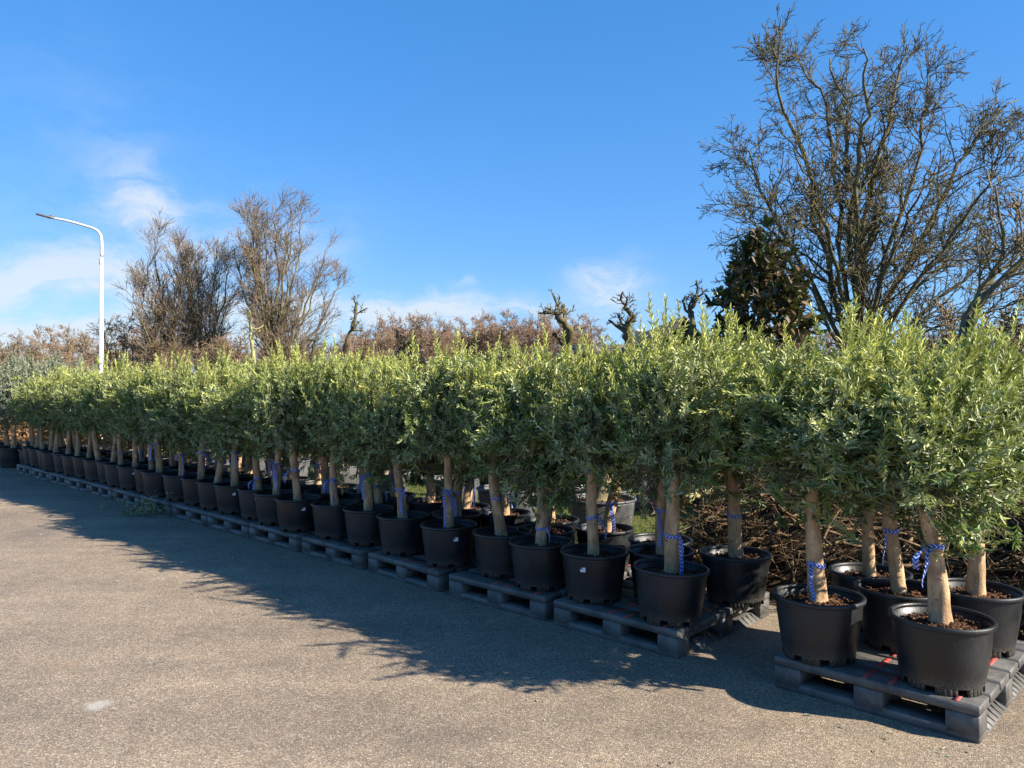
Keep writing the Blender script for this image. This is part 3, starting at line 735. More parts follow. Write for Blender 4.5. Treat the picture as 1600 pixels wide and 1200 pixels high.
# ------------------------------------------------------------------ bare trees
def twig_levels(rg, geo, pts, rad, levels, minr, sides0=5):
    P, Rr = pts, rad
    for (per, tmin, tmax, ang, lmin, lmax, m, wander, up, rk) in levels:
        p, d, r, t = spawn(rg, P, Rr, per, tmin, tmax, ang, up*.3)
        L = rg.uniform(lmin, lmax, len(p))*(1.25-.75*t)
        nP = grow(rg, p, d, L, m, wander, up)
        r0 = np.maximum(r*rk, minr*1.25)
        nR = r0[:, None]*np.linspace(1, .4, m)[None, :]; nR = np.maximum(nR, minr)
        geo.tubes(nP, nR, 4 if m > 4 else 3)
        P, Rr = nP, nR
def bare_tree(name, label, cat, loc, stems, stem_r, levels, minr, seed, mtrunk, mtwig, group=None, trunk=None, scale=1):
    """stems: list of control point lists in local coordinates. Each stem is a limb of its own."""
    rg = np.random.default_rng(seed)
    root = thing(name, label, cat, loc, 0, group)
    n = 14; allp = []; allr = []
    for i, st in enumerate(stems):
        p = smooth_path(st, n); p[2:-1] += rg.normal(0, .025, (n-3, 3))*np.linalg.norm(p[-1]-p[0])*.35
        rr = stem_r[i]*np.linspace(1, .16, n)**.9
        rr = np.maximum(rr, minr*1.5); allp.append(p); allr.append(rr)
        g = Geo(); g.tubes(p, rr, 8, cap=True); link('limb', g.mesh('limb', mtrunk, True), root)
    if trunk:
        g = Geo(); tp = np.array(trunk[0], float); g.tubes(smooth_path(tp, 8), np.interp(np.linspace(0, 1, 8), np.linspace(0, 1, len(trunk[1])), trunk[1]), 10, cap=True)
        link('trunk', g.mesh('trunk', mtrunk, True), root)
    g = Geo(); twig_levels(rg, g, np.array(allp), np.array(allr), levels, minr)
    link('twigs', g.mesh('twigs', mtwig), root, kind='stuff')
    return root
# the big bare tree on the right
ZB = 12.0; base = at(1340, 600, ZB); base[2] = 0
def pxs(pts, depth):
    out = []
    for i, (u, v) in enumerate(pts):
        dy = depth*i/(len(pts)-1); p = at(u, v, ZB+dy)
        out.append(p - base)
    return out
rb = np.random.default_rng(5)
stpx = [([(1336, 575), (1300, 440), (1262, 260), (1226, 150), (1208, 75)], -.6, .13),
        ([(1338, 575), (1318, 420), (1300, 250), (1280, 150), (1245, 85)], .8, .11),
        ([(1340, 575), (1332, 390), (1318, 240), (1312, 160), (1298, 90)], 0, .13),
        ([(1340, 575), (1340, 340), (1345, 220), (1352, 140), (1350, 75)], -.8, .13),
        ([(1342, 575), (1350, 340), (1385, 210), (1405, 130), (1418, 70)], .6, .13),
        ([(1345, 575), (1388, 390), (1430, 270), (1440, 190), (1450, 120)], -.5, .10),
        ([(1345, 575), (1415, 430), (1488, 275), (1530, 205), (1594, 155)], .3, .115),
        ([(1345, 575), (1425, 450), (1500, 350), (1540, 290), (1560, 245)], -1.2, .09),
        ([(1335, 575), (1262, 430), (1195, 310), (1178, 250), (1158, 228)], .4, .095),
        ([(1334, 575), (1275, 475), (1210, 390), (1188, 355), (1166, 342)], -.5, .075),
        ([(1347, 575), (1440, 490), (1515, 430), (1545, 400), (1568, 360)], .7, .08),
        ([(1345, 585), (1440, 520), (1540, 490), (1590, 470), (1640, 450)], -.4, .06),
        ([(1345, 580), (1400, 480), (1470, 420), (1510, 360), (1545, 310)], 1.6, .08),
        ([(1340, 575), (1350, 440), (1370, 330), (1380, 260), (1388, 190)], 1.9, .09),
        ([(1340, 575), (1320, 450), (1290, 350), (1270, 290), (1240, 230)], -1.8, .09),
        ([(1340, 575), (1370, 460), (1405, 370), (1430, 320), (1455, 260)], -2.0, .09)]
LV = [(18, .10, 1, 40, .55, 1.3, 8, .16, .05, .5), (10, .10, 1, 44, .22, .62, 6, .20, .04, .5), (5, .1, 1, 48, .06, .19, 3, .25, .05, .7)]
bare_tree('bare_tree', 'tall spreading bare tree with mossy forked limbs against blue sky', 'tree', tuple(base), [pxs(p, d_) for p, d_, _ in stpx], [r*.42 for *_, r in stpx], LV, .0046, 11, M['tree_bark'], M['grey_twig'],
          trunk=([(0, 0, 0), (.02, 0, 1.0), (0, 0, 1.95)], [.24, .19, .15]))
# generic vase-shaped bare tree
def vase(rg, h, spread, n, z0=.5):
    S = []
    for i in range(n):
        a = 2*math.pi*i/n + rg.normal(0, .3); q = rg.uniform(.1, 1)**.6; hh = h*(1-.33*q**2)*rg.uniform(.86, 1.0); r = spread*q
        S.append([(0, 0, z0*rg.uniform(.6, 1.3)), (r*.25*math.cos(a), r*.25*math.sin(a), z0+(hh-z0)*.33), (r*.68*math.cos(a), r*.68*math.sin(a), z0+(hh-z0)*.68), (r*math.cos(a), r*math.sin(a), hh)])
    return S
def make_vase(name, label, u, Y, h, spread, n, r0, seed, LV, minr, mt, mw, cat='tree', group=None):
    rg = np.random.default_rng(seed)
    return bare_tree(name, label, cat, gx(u, Y), vase(rg, h, spread, n, h*.12), [r0*rg.uniform(.6, 1) for _ in range(n)], LV, minr, seed, mt, mw, group, trunk=([(0, 0, 0), (0, 0, h*.08), (0, 0, h*.17)], [r0*1.9, r0*1.6, r0*1.4]))
LV2 = [(15, .10, 1, 33, .8, 1.9, 6, .10, .08, .5), (9, .1, 1, 33, .4, .95, 4, .12, .08, .55), (3, .15, 1, 32, .2, .55, 3, .14, .08, .7)]
make_vase('bare_tree', 'tall bare tree with upswept crown, right one of the left pair', 430, 30, 9.1, 2.5, 15, .09, 21, LV2, .006, M['tree_bark'], M['far_twig'])
make_vase('bare_tree', 'bare tree left of the taller upswept one, split into two tops', 318, 31, 8.3, 1.5, 9, .08, 22, LV2, .006, M['tree_bark'], M['far_twig'])
make_vase('bare_tree', 'bare tree with ragged left side nearest the lamp post', 258, 30.5, 7.9, 1.7, 11, .08, 23, LV2, .006, M['tree_bark'], M['far_twig'])
LV3 = [(12, .05, 1, 42, .5, 1.2, 5, .14, .05, .5), (8, .1, 1, 44, .2, .55, 4, .2, .04, .6), (4, .1, 1, 44, .1, .25, 3, .2, .03, .7)]
# lower, bushy bare trees left of and behind the lamp post
proto = []
for q_, (u, Y, v, sp, mm, lab) in enumerate([(195, 33, 475, 1.5, 'twig', 'dark bushy bare tree just right of the lamp post'), (100, 40, 512, 2.4, 'orange_twig', 'orange brown bare tree low between lamp post and left photo edge'),
        (15, 42, 520, 2.2, 'twig', 'grey brown bare tree at the left photo edge'), (345, 27, 520, 2.0, 'orange_twig', 'brushy brown tree at the foot of the left pair'), (480, 33, 520, 2.0, 'twig', 'low spreading bare tree under the right side of the left pair'),
        (145, 44, 515, 2.2, 'orange_twig', 'orange brown bare tree directly behind the lamp post'), (250, 28, 535, 1.8, 'twig', 'low brown thicket tree below the ragged bare tree'), (560, 38, 530, 1.6, 'red_twig', 'low reddish bare tree right of the small mossy pollard')]):
    h = H + (HOR-v)*Y/F
    proto.append(make_vase('bare_tree', lab, u, Y, h, sp, 9, .06, 40+q_, LV3, .008, M['tree_bark'], M[mm], group='low bare trees in the background'))
# distant reddish tree line
LV4 = [(20, .1, 1, 36, .5, 1.3, 4, .12, .07, .5), (7, .1, 1, 38, .25, .6, 3, .15, .05, .7), (3, .1, 1, 40, .15, .35, 3, .2, .05, .8)]
def slim(rg, h):
    return [[(0, 0, 0), (rg.normal(0, .1), rg.normal(0, .1), h*.35), (rg.normal(0, .15), rg.normal(0, .15), h*.7), (rg.normal(0, .2), rg.normal(0, .2), h)]] + \
           [[(0, 0, h*.15), (.3*math.cos(a), .3*math.sin(a), h*.4), (.55*math.cos(a), .55*math.sin(a), h*.65), (.7*math.cos(a), .7*math.sin(a), h*.85)] for a in rg.uniform(0, 6.28, 3)]
slims = []
GS = 'distant slender bare trees'
for q_ in range(4):
    rg = np.random.default_rng(70+q_)
    slims.append(bare_tree('slender_bare_tree', 'slender reddish bare tree in the distant row behind the olives', 'tree', gx(590+q_*60, 55+q_*2), slim(rg, 6.2), [.07, .04, .04, .04], LV4, .010, 70+q_, M['tree_bark'], M['red_twig'], GS))
rs = np.random.default_rng(9)
for q_ in range(46):
    u = 545 + q_*8.4 + rs.normal(0, 4); Y = rs.uniform(48, 64)
    vtop = np.interp(u, [540, 600, 640, 700, 770, 860, 930], [540, 512, 505, 518, 500, 503, 520]) + rs.normal(0, 7)
    h = H + (HOR-vtop)*Y/F; sc_ = h/6.2
    c = copy_tree(slims[q_ % 4], gx(u, Y), rs.uniform(0, 6.28)); c.scale = (sc_*1.05, sc_*1.05, sc_)
for q_ in range(26):
    u = -80 + q_*26 + rs.normal(0, 8); Y = rs.uniform(55, 75)
    h = H + (HOR-(535+rs.normal(0, 8)))*Y/F; sc_ = h/6.2
    c = copy_tree(slims[q_ % 4], gx(u, Y), rs.uniform(0, 6.28), 'low bare tree in the far row beyond the left trees', 'far bare trees on the left'); c.scale = (sc_*1.3, sc_*1.3, sc_)
for q_ in range(16):
    u = 1020 + q_*44 + rs.normal(0, 8); Y = rs.uniform(40, 60)
    h = H + (HOR-(525+rs.normal(0, 8)))*Y/F; sc_ = h/6.2
    c = copy_tree(slims[q_ % 4], gx(u, Y), rs.uniform(0, 6.28), 'far bare tree mostly hidden behind the right hand shrubs', 'far bare trees on the right'); c.scale = (sc_*1.3, sc_*1.3, sc_)

# right side: sapling with crooked limb and dense twiggy shrubs
ZS = 9.0; bs = at(1490, 600, ZS); bs[2] = 0
def px2(pts, depth, Z, b0): return [at(u, v, Z+depth*i/(len(pts)-1)) - b0 for i, (u, v) in enumerate(pts)]
LV5 = [(9, .3, 1, 38, .35, .8, 6, .13, .08, .55), (5, .15, 1, 42, .12, .35, 4, .18, .05, .6), (3, .1, 1, 42, .06, .15, 3, .2, .03, .7)]
bare_tree('bare_sapling', 'thin bare sapling with a crooked limb at the right photo edge', 'tree', tuple(bs),
          [px2([(1492, 600), (1515, 490), (1560, 425), (1568, 370), (1556, 290)], 0, ZS, bs), px2([(1496, 600), (1525, 490), (1580, 420), (1612, 390), (1640, 330)], -.3, ZS, bs), px2([(1560, 425), (1590, 400), (1598, 370), (1592, 335)], .2, ZS, bs)], [.05, .045, .025], LV5, .006, 31, M['tree_bark'], M['twig'])
LV6 = [(9, .05, 1, 45, .3, .7, 5, .18, .03, .5), (7, .1, 1, 48, .12, .35, 4, .22, .02, .6), (4, .1, 1, 48, .06, .16, 3, .25, 0, .7)]
def leafy_shrub(name, label, cat, u, Y, h, spread, seed, nleaf, lm, Lf, mw='twig', group=None):
    rg = np.random.default_rng(seed)
    r = bare_tree(name, label, cat, gx(u, Y), vase(rg, h, spread, 14, .1), [.03]*14, LV6, .0055, seed, M['tree_bark'], M[mw], group)
    if nleaf:
        g = Geo(); d = norm(rg.normal(0, 1, (nleaf, 3))); q = rg.uniform(.1, 1, nleaf)**.45
        pos = np.c_[d[:, 0]*spread*q, d[:, 1]*spread*q, h*.5 + d[:, 2]*h*.5*q]
        leaves(g, rg, pos, rg.normal(0, 1, (nleaf, 3)), norm(rg.normal(0, 1, (nleaf, 3))+np.array([0, 0, .6])), Lf*rg.uniform(.7, 1.2, nleaf), Lf*.45*rg.uniform(.8, 1.2, nleaf), np.c_[rg.uniform(0, 1, nleaf)**3, rg.uniform(0, 1, nleaf), np.zeros(nleaf)], False)
        link('foliage', g.mesh('foliage', M[lm], tint=True), r, kind='stuff')
    return r
def htop(v, Y): return H + (HOR-v)*Y/F
for q_, (u, Y, v, sp, nl, lab) in enumerate([(1290, 9.6, 500, .85, 900, 'dense dark shrub at the foot of the magnolia'), (1400, 9.2, 490, .9, 500, 'dark twiggy shrub below the big bare tree'), (1500, 9.8, 485, .9, 600, 'brown twiggy shrub left of the crooked sapling'),
        (1590, 8.6, 455, .8, 700, 'brown leafy shrub at the right photo edge'), (1160, 10.2, 520, .8, 900, 'dark shrub between magnolia and gabled shed'), (1680, 8.2, 470, .8, 500, 'shrub just beyond the right photo edge')]):
    leafy_shrub('shrub', lab, 'shrub', u, Y, htop(v, Y), sp, 500+q_, nl, 'dark_leaf', .07, group='shrubs behind the brushwood')

# magnolia
def magnolia():
    Y = 11.0; rg = np.random.default_rng(77); h = htop(335, Y); b0 = np.array(gx(1192, Y))
    root = thing('magnolia_tree', 'dark glossy evergreen magnolia with rust brown leaf undersides', 'tree', tuple(b0))
    S = vase(rg, h*.93, .42, 7, .3)
    g = Geo(); tp = smooth_path([(0, 0, 0), (.03, 0, h*.3), (-.02, .02, h*.6), (0, 0, h*.9)], 10); g.tubes(tp, np.linspace(.08, .02, 10), 8, cap=True); link('trunk', g.mesh('trunk', M['tree_bark'], True), root)
    g = Geo(); P = np.array([smooth_path(s, 10) for s in S]); g.tubes(P, np.tile(np.linspace(.035, .01, 10), (7, 1)), 5)
    link('branches', g.mesh('branches', M['tree_bark']), root, kind='stuff')
    n = 7000; cl = 520
    d = norm(rg.normal(0, 1, (cl, 3))); q = rg.uniform(.15, 1, cl)**.4*(1+rg.normal(0, .08, cl))
    zc = h*.56 + d[:, 2]*h*.42*q; wd = .74*(1-.42*np.clip((zc-h*.62)/(h*.38), 0, 1)**1.5)
    cen = np.c_[d[:, 0]*wd*q, d[:, 1]*wd*q, zc]; cdir = norm(d*np.array([1, 1, .5]) + np.array([0, 0, .45]) + rg.normal(0, .25, (cl, 3)))
    idx = rg.integers(0, cl, n)
    ld = norm(cdir[idx] + rg.normal(0, .62, (n, 3))); nn = norm(cdir[idx]*.9 - ld*.5 + rg.normal(0, .35, (n, 3)))
    pos = cen[idx] - cdir[idx]*rg.uniform(0, .14, n)[:, None]
    L = rg.uniform(.12, .18, n); W = L*rg.uniform(.36, .46, n)
    tint = np.c_[(rg.uniform(0, 1, n) < .05)*rg.uniform(.4, 1, n), rg.uniform(.1, .8, n), np.zeros(n)]
    out = np.linalg.norm(pos-np.array([0, 0, h*.55]), axis=1) - pos[:, 1]*.8
    order = np.argsort(-out); near = order[:160]; rest = order[160:]
    g = Geo(); leaves(g, rg, pos[rest], ld[rest], nn[rest], L[rest], W[rest], tint[rest], True, .12)
    link('foliage', g.mesh('foliage', M['magnolia'], tint=True), root, kind='stuff')
    shared = []
    for kx in range(6):
        g = Geo(); leaves(g, rg, np.zeros((1, 3)), np.array([[1., 0, 0]]), np.array([[0, 0, 1.]]), np.array([.15]), np.array([.064]), np.array([[[0, 0, .05, 0, .8, 0][kx], .2+.12*kx, 0]]), True, .12)
        shared.append(g.mesh('leaf', M['magnolia'], tint=True))
    from mathutils import Matrix
    for j, i_ in enumerate(near):
        x = Vector(tuple(ld[i_])).normalized(); z = Vector(tuple(nn[i_])); y = z.cross(x).normalized(); z = x.cross(y)
        o = link('leaf', shared[j % 6], root); s_ = L[i_]/.15
        mtx = Matrix((x, y, z)).transposed(); o.rotation_euler = mtx.to_euler(); o.location = tuple(pos[i_]); o.scale = (s_,)*3
magnolia()

# ------------------------------------------------------------------ gnarled pollards in large pots
def pollard(label, u, Y, path, r0, seed, stubs=5, potted=True, mt='gnarled_bark'):
    rg = np.random.default_rng(seed); b0 = np.array(gx(u, Y))
    root = thing('gnarled_pollard', label, 'tree', tuple(b0), 0, 'gnarled pollards behind the olives')
    z0 = .36 if potted else 0
    if potted: big_pot(root, seed)
    P = [np.array([0, 0, z0])] + [at(uu, vv, Y+dy) - b0 for uu, vv, dy in path]
    n = 26; p = smooth_path(P, n); p[1:] += rg.normal(0, .012, (n-1, 3))
    t = np.linspace(0, 1, n); rad = r0*(1.25-.85*t)*(1+.22*np.sin(t*31+seed)+rg.normal(0, .1, n)); rad[-1] = rad[-2]*.8
    g = Geo(); g.tubes(p, np.maximum(rad, .025), 10, cap=True); link('trunk', g.mesh('trunk', M[mt], True), root)
    sp, sr = [], []
    for i in range(stubs):
        k0 = int(rg.uniform(.5, .98)*n); k0 = min(k0, n-1); d = norm(np.array([rg.normal(0, 1), rg.normal(0, .7), rg.uniform(-.1, .9)]))
        L = rg.uniform(.14, .34); q = grow(rg, p[k0][None], d[None], np.array([L]), 6, .35, .1)[0]
        rr = rad[k0]*.55*np.linspace(1, .55, 6); gg = Geo(); gg.tubes(q, np.maximum(rr, .014), 7, cap=True); link('stub', gg.mesh('stub', M[mt], True), root)
        sp.append(q); sr.append(rr)
    sp.append(p[-6:]); sr.append(rad[-6:]*.6)
    sp = np.array(sp); sr = np.array(sr)
    g = Geo(); twig_levels(rg, g, sp, sr, [(5, .2, 1, 55, .06, .22, 4, .3, .05, .3), (3, .2, 1, 45, .04, .10, 3, .3, .03, .6)], .005)
    link('twigs', g.mesh('twigs', M['grey_twig']), root, kind='stuff')
    return root
pollard('gnarled pollard with a head bent to the left, thick trunk in large grey pot', 938, 9.0, [(925, 740, 0), (900, 620, 0), (886, 545, .1), (890, 515, 0), (872, 495, -.1), (882, 478, 0)], .065, 1, 6)
pollard('gnarled pollard with a hooked top, right of the left bent one', 990, 10.2, [(992, 700, 0), (986, 590, 0), (985, 545, .1), (980, 515, 0), (988, 495, .1), (977, 480, 0)], .075, 2, 7)
pollard('slim upright pollard left of the magnolia', 1085, 10.8, [(1084, 690, 0), (1080, 560, 0), (1083, 510, 0), (1080, 485, .1), (1086, 468, 0)], .065, 3, 6)
pollard('small mossy pollard with upright twigs, right of the left tree pair', 545, 14.0, [(540, 640, 0), (536, 560, 0), (545, 525, 0), (553, 500, 0), (558, 472, 0)], .05, 4, 6)
pollard('short yellowish pollard stem before the taller left tree', 398, 15.5, [(397, 640, 0), (397, 560, 0), (392, 525, 0), (390, 492, 0)], .05, 5, 3, mt='lime_bark')
pollard('short crooked pollard low in the middle of the tree line', 625, 14.0, [(618, 640, 0), (614, 575, 0), (632, 548, 0), (630, 530, 0)], .08, 6, 4)
pollard('mossy knobbly pollard at the foot of the left pair', 340, 17, [(342, 640, 0), (343, 580, 0), (347, 550, 0), (350, 535, 0)], .06, 7, 4)
pollard('dark knobbly pollard just left of the small mossy one', 490, 16, [(488, 640, 0), (490, 580, 0), (488, 550, 0), (494, 528, 0)], .07, 8, 5)

# ------------------------------------------------------------------ brushwood pile
def brush():
    rg = np.random.default_rng(15)
    def mound(s): return 1.35*np.clip(1-((s-.5)/3.9)**4, 0, 1)*(.8+.2*np.sin(s*2.3+1))
    n = 780
    s = rg.uniform(-3.2, 3.7, n); nn = 5.75 + rg.uniform(0, 1, n)**1.5*2.0; hz = mound(s)*np.clip((nn-5.45)/.75, .12, 1)
    z = rg.uniform(.02, 1, n)**.8*hz
    st = np.array([rowp(a, b_, c_) for a, b_, c_ in zip(s, nn, z)])
    ang = rg.uniform(0, 6.28, n); dz = rg.normal(0, .24, n)
    dr = np.c_[np.cos(ang), np.sin(ang), dz]
    L = rg.uniform(.5, 1.7, n); st = st - dr*L[:, None]*.5; st[:, 2] = np.maximum(st[:, 2], .02)
    P = grow(rg, st, dr, L, 8, .10, 0); P[:, :, 2] = np.maximum(P[:, :, 2], .012)
    rad = (rg.uniform(.25, 1, n)**2*.013+.004)[:, None]*np.linspace(1, .4, 8)[None, :]
    def fence_(P):   # nothing lies on the pots and pallets
        nd = P[:, :, 0]*NX + P[:, :, 1]*NY; push = np.maximum(5.42 - nd, 0)*.98
        P[:, :, 0] += push*NX; P[:, :, 1] += push*NY; return P
    P = fence_(P)
    g = Geo(); g.tubes(P, rad, 4)
    p, d, r, t = spawn(rg, P, rad, 4, .2, 1, 42)
    Q = fence_(grow(rg, p, d, rg.uniform(.15, .55, len(p)), 5, .18, 0)); Q[:, :, 2] = np.maximum(Q[:, :, 2], .01)
    r2 = np.maximum(r*.6, .003)[:, None]*np.linspace(1, .5, 5)[None, :]; g.tubes(Q, r2, 3)
    p, d, r, t = spawn(rg, Q, r2, 2, .2, 1, 42)
    Q2 = fence_(grow(rg, p, d, rg.uniform(.06, .22, len(p)), 3, .2, 0)); g.tubes(Q2, np.full((len(p), 3), .002), 3)
    link('brushwood', g.mesh('brushwood', M['brush']), kind='stuff')
    # dead leaves caught in the pile
    m_ = 5200; s = rg.uniform(-3.2, 3.6, m_); nn = 5.6 + rg.uniform(0, 1, m_)*2.0; hz = mound(s)*np.clip((nn-5.45)/.75, .1, 1); z = rg.uniform(.0, .95, m_)*hz + .015
    g = Geo(); pos = np.array([rowp(a, b_, c_) for a, b_, c_ in zip(s, nn, z)])
    leaves(g, rg, pos, rg.normal(0, 1, (m_, 3)), rg.normal(0, 1, (m_, 3)), rg.uniform(.03, .08, m_), rg.uniform(.02, .035, m_), np.c_[rg.uniform(0, .8, m_)**2, rg.uniform(0, 1, m_), np.zeros(m_)], False)
    link('dead_leaves', g.mesh('dead_leaves', M['dark_leaf'], tint=True), kind='stuff')
    # added litter mound, coloured dark to give the shade inside the pile
    S = np.linspace(-3.6, 3.9, 60); N = np.linspace(5.55, 8.6, 22); v = []
    for a in S:
        for b_ in N: v.append(rowp(a, b_, max(0.0, mound(a)*.74*min(1, max(0, (b_-5.62))/1.15)*min(1, (8.6-b_)/.6)*(1+rg.normal(0, .09))) - .01))
    q = [(i*22+j, i*22+j+1, (i+1)*22+j+1, (i+1)*22+j) for i in range(59) for j in range(21)]
    g = Geo(); g.add(v, q); link('shade_mound', g.mesh('shade_mound', M['litter']), kind='structure')
brush()
def cut_branch(label, p0, p1, r, mt='brush', seed=0):
    rg = np.random.default_rng(seed); p0, p1 = np.array(p0), np.array(p1); c = (p0+p1)/2
    root = thing('cut_branch', label, 'branch', tuple(c), 0, 'cut branches on the brushwood')
    n = 10; t = np.linspace(0, 1, n)[:, None]; P = p0*(1-t) + p1*t - c + rg.normal(0, .012, (n, 3))*np.sin(t*math.pi) + np.array([0, 0, .05])*np.sin(t*math.pi)
    g = Geo(); rad = np.linspace(r, r*.55, n); g.tubes(P, rad, 9); 
    d = norm(P[0]-P[1])
    link('bough', g.mesh('bough', M[mt], True), root)
    # cut face, set just inside the end
    g = Geo(); P2 = np.array([P[0]+d*.001, P[0]+d*.004]); g.tubes(P2, np.array([r*.97, r*.97]), 9, cap=True); link('cut_end', g.mesh('cut_end', M['cutwood']), root)
    # side twigs
    pp, dd, rr, tt = spawn(rg, P[None], rad[None], 7, .25, 1, 40); Q = grow(rg, pp, dd, rg.uniform(.2, .55, 7), 6, .15, 0)
    g = Geo(); g.tubes(Q, np.maximum(rr*.35, .004)[:, None]*np.linspace(1, .4, 6)[None, :], 4); link('side_twigs', g.mesh('side_twigs', M[mt]), root, kind='stuff')
    return root
for q_, (a, b_, r, mt, lab) in enumerate([
    ((1072, 781, 6.9), (1125, 768, 7.2), .045, 'lime_bark', 'thick yellow green log with orange cut end on the brushwood'),
    ((1018, 805, 6.7), (1110, 700, 7.1), .014, 'pale_bark', 'pale straight branch leaning behind the second pallet'),
    ((1005, 745, 7.3), (1090, 715, 7.5), .012, 'pale_bark', 'upper thin pale branch beside the yellow green log'),
    ((1110, 812, 6.6), (1235, 845, 6.4), .011, 'pale_bark', 'pale branch lying right of the pot with the sun patch'),
    ((1160, 852, 6.2), (1250, 838, 6.2), .016, 'brush', 'bent branch lying low behind the gap between pallets'),
    ((1285, 853, 6.0), (1360, 848, 6.1), .022, 'lime_bark', 'yellow lit branch between the two trunks on nearest pallet'),
    ((1215, 760, 6.6), (1330, 790, 6.8), .012, 'brush', 'brown branch high on the pile above nearest pallet left pot'),
    ((1425, 830, 5.9), (1420, 880, 5.75), .016, 'pale_bark', 'upright pale stick behind the trunks of nearest pallet'),
    ((1545, 790, 6.0), (1600, 730, 6.2), .012, 'brush', 'slanting branch on the pile at the right photo edge'),
    ((1060, 830, 6.5), (1190, 800, 6.7), .012, 'pale_bark', 'long pale branch crossing below the yellow green log'),
    ((1540, 905, 5.75), (1620, 940, 5.7), .008, 'pale_bark', 'thin pale stick touching the back right pot of nearest pallet')]):
    cut_branch(lab, at(*a), at(*b_), r, mt, 800+q_)

# ------------------------------------------------------------------ street lamp
def lamp():
    Y = 19.5; b0 = np.array(gx(158, Y)); root = thing('street_lamp', 'tall white street lamp with curved arm reaching left', 'street lamp', tuple(b0))
    sc_ = Y/F
    zt = H + (HOR-385)*sc_
    g = Geo(); g.lathe([(.075, 0), (.075, .9), (.058, .95), (.045, zt-.45)], 16, True, True); link('pole', g.mesh('pole', M['steel'], True), root)
    g = Geo(); g.lathe([(.047, zt-.46), (.051, zt-.44), (.051, zt-.30), (.040, zt-.28)], 16, True, True); link('collar', g.mesh('collar', M['steel'], True), root)
    arm = [at(158.2, 400, Y), at(158.2, 378, Y), at(156, 366, Y), at(148, 358, Y), at(130, 352, Y), at(105, 345, Y), at(82, 340.5, Y)]
    p = smooth_path([a_ - b0 for a_ in arm], 26); g = Geo(); g.tubes(p, np.linspace(.039, .027, 26), 12, cap=True); link('arm', g.mesh('arm', M['steel'], True), root)
    hd = link('lamp_head', None, root); hd.location = tuple(at(70.5, 338.2, Y)-b0); hd.rotation_euler = (0, R(13), 0)
    g = Geo(); g.box((0, 0, .012), (.44, .17, .05), .016); g.box((.17, 0, .05), (.10, .12, .035), .012); me = g.mesh('lamp_head', M['lamp_grey'])
    COL.objects.unlink(hd); bpy.data.objects.remove(hd)
    hd = link('lamp_head', me, root, tuple(at(70.5, 338.2, Y)-b0)); hd.rotation_euler = (0, R(13), 0)
    g = Geo(); g.box((-.05, 0, -.018), (.30, .13, .012), .004); link('lens', g.mesh('lens', M['lens']), hd)
lamp()

# ------------------------------------------------------------------ shed behind the pollards
def shed(name, label, u0, u1, Y, veave, vridge, depth, wallm, chimney=None, gable=False):
    x0, x1 = (u0-800)/F*Y, (u1-800)/F*Y; ze, zr = htop(veave, Y), htop(vridge, Y); W = x1-x0; cx = (x0+x1)/2
    root = thing(name, label, 'building', (cx, Y, 0))
    g = Geo(); D = depth
    if gable:
        v = [(-W/2, 0, 0), (W/2, 0, 0), (W/2, 0, ze), (0, 0, zr), (-W/2, 0, ze)]; v += [(x, D, z) for x, _, z in v]
        g.add(v, [(0, 1, 2, 4), (5, 9, 7, 6), (0, 4, 9, 5), (1, 6, 7, 2)], [(4, 2, 3), (9, 8, 7)])
        rf = Geo()
        for sg in (-1, 1):
            e = np.array([sg*(W/2+.25), 0, ze-.25*(zr-ze)/(W/2)]); rdg = np.array([0, 0, zr])
            P = [e+[0, -.3, .03], rdg+[0, -.3, .03], rdg+[0, D+.3, .03], e+[0, D+.3, .03]]; P += [np.array(x)+[0, 0, .14] for x in P]
            rf.add(P, [(0, 3, 2, 1), (4, 5, 6, 7), (0, 1, 5, 4), (1, 2, 6, 5), (2, 3, 7, 6), (3, 0, 4, 7)])
    else:
        g.box((0, D/2, ze/2), (W, D, ze)); rf = Geo()
        for y0, y1 in ((-.35, D/2), (D+.35, D/2)):
            P = [(-W/2-.2, y0, ze), (W/2+.2, y0, ze), (W/2+.2, y1, zr), (-W/2-.2, y1, zr)]; P += [(x, y, z+.12) for x, y, z in P]
            rf.add(P, [(0, 3, 2, 1), (4, 5, 6, 7), (0, 1, 5, 4), (1, 2, 6, 5), (2, 3, 7, 6), (3, 0, 4, 7)])
    link('wall', g.mesh('wall', wallm), root); r_ = link('roof', rf.mesh('roof', M['roof'] if not gable else M['dark_wood']), root)
    g = Geo(); g.box((0, -.02, 1.0), (.9, .06, 2.0), .01); link('door', g.mesh('door', M['dark_wood']), root)
    wf = Geo(); wf.box((W*.3, -.02, 1.3), (1.0, .06, .9), .01); w_ = link('window', wf.mesh('window', M['white']), root)
    pn = Geo(); pn.box((W*.3, -.056, 1.3), (.86, .008, .76)); link('pane', pn.mesh('pane', M['glass']), w_)
    if chimney:
        g = Geo(); uc, vt = chimney; xc = (uc-800)/F*Y - cx; g.lathe([(.14, ze), (.14, htop(vt, Y)-.12), (.19, htop(vt, Y)-.10), (.19, htop(vt, Y))], 14, True, True); c = link('chimney', g.mesh('chimney', M['white'], True), r_); c.location = (xc, .8, 0)
shed('low_house', 'low house with brown tiled roof and white flue behind the pollards', 900, 1012, 24, 556, 536, 6, M['brick_wall'], (1004, 512))
shed('gabled_shed', 'black gabled shed roof left of the magnolia', 1015, 1115, 20, 556, 505, 5, M['dark_wood'], None, True)

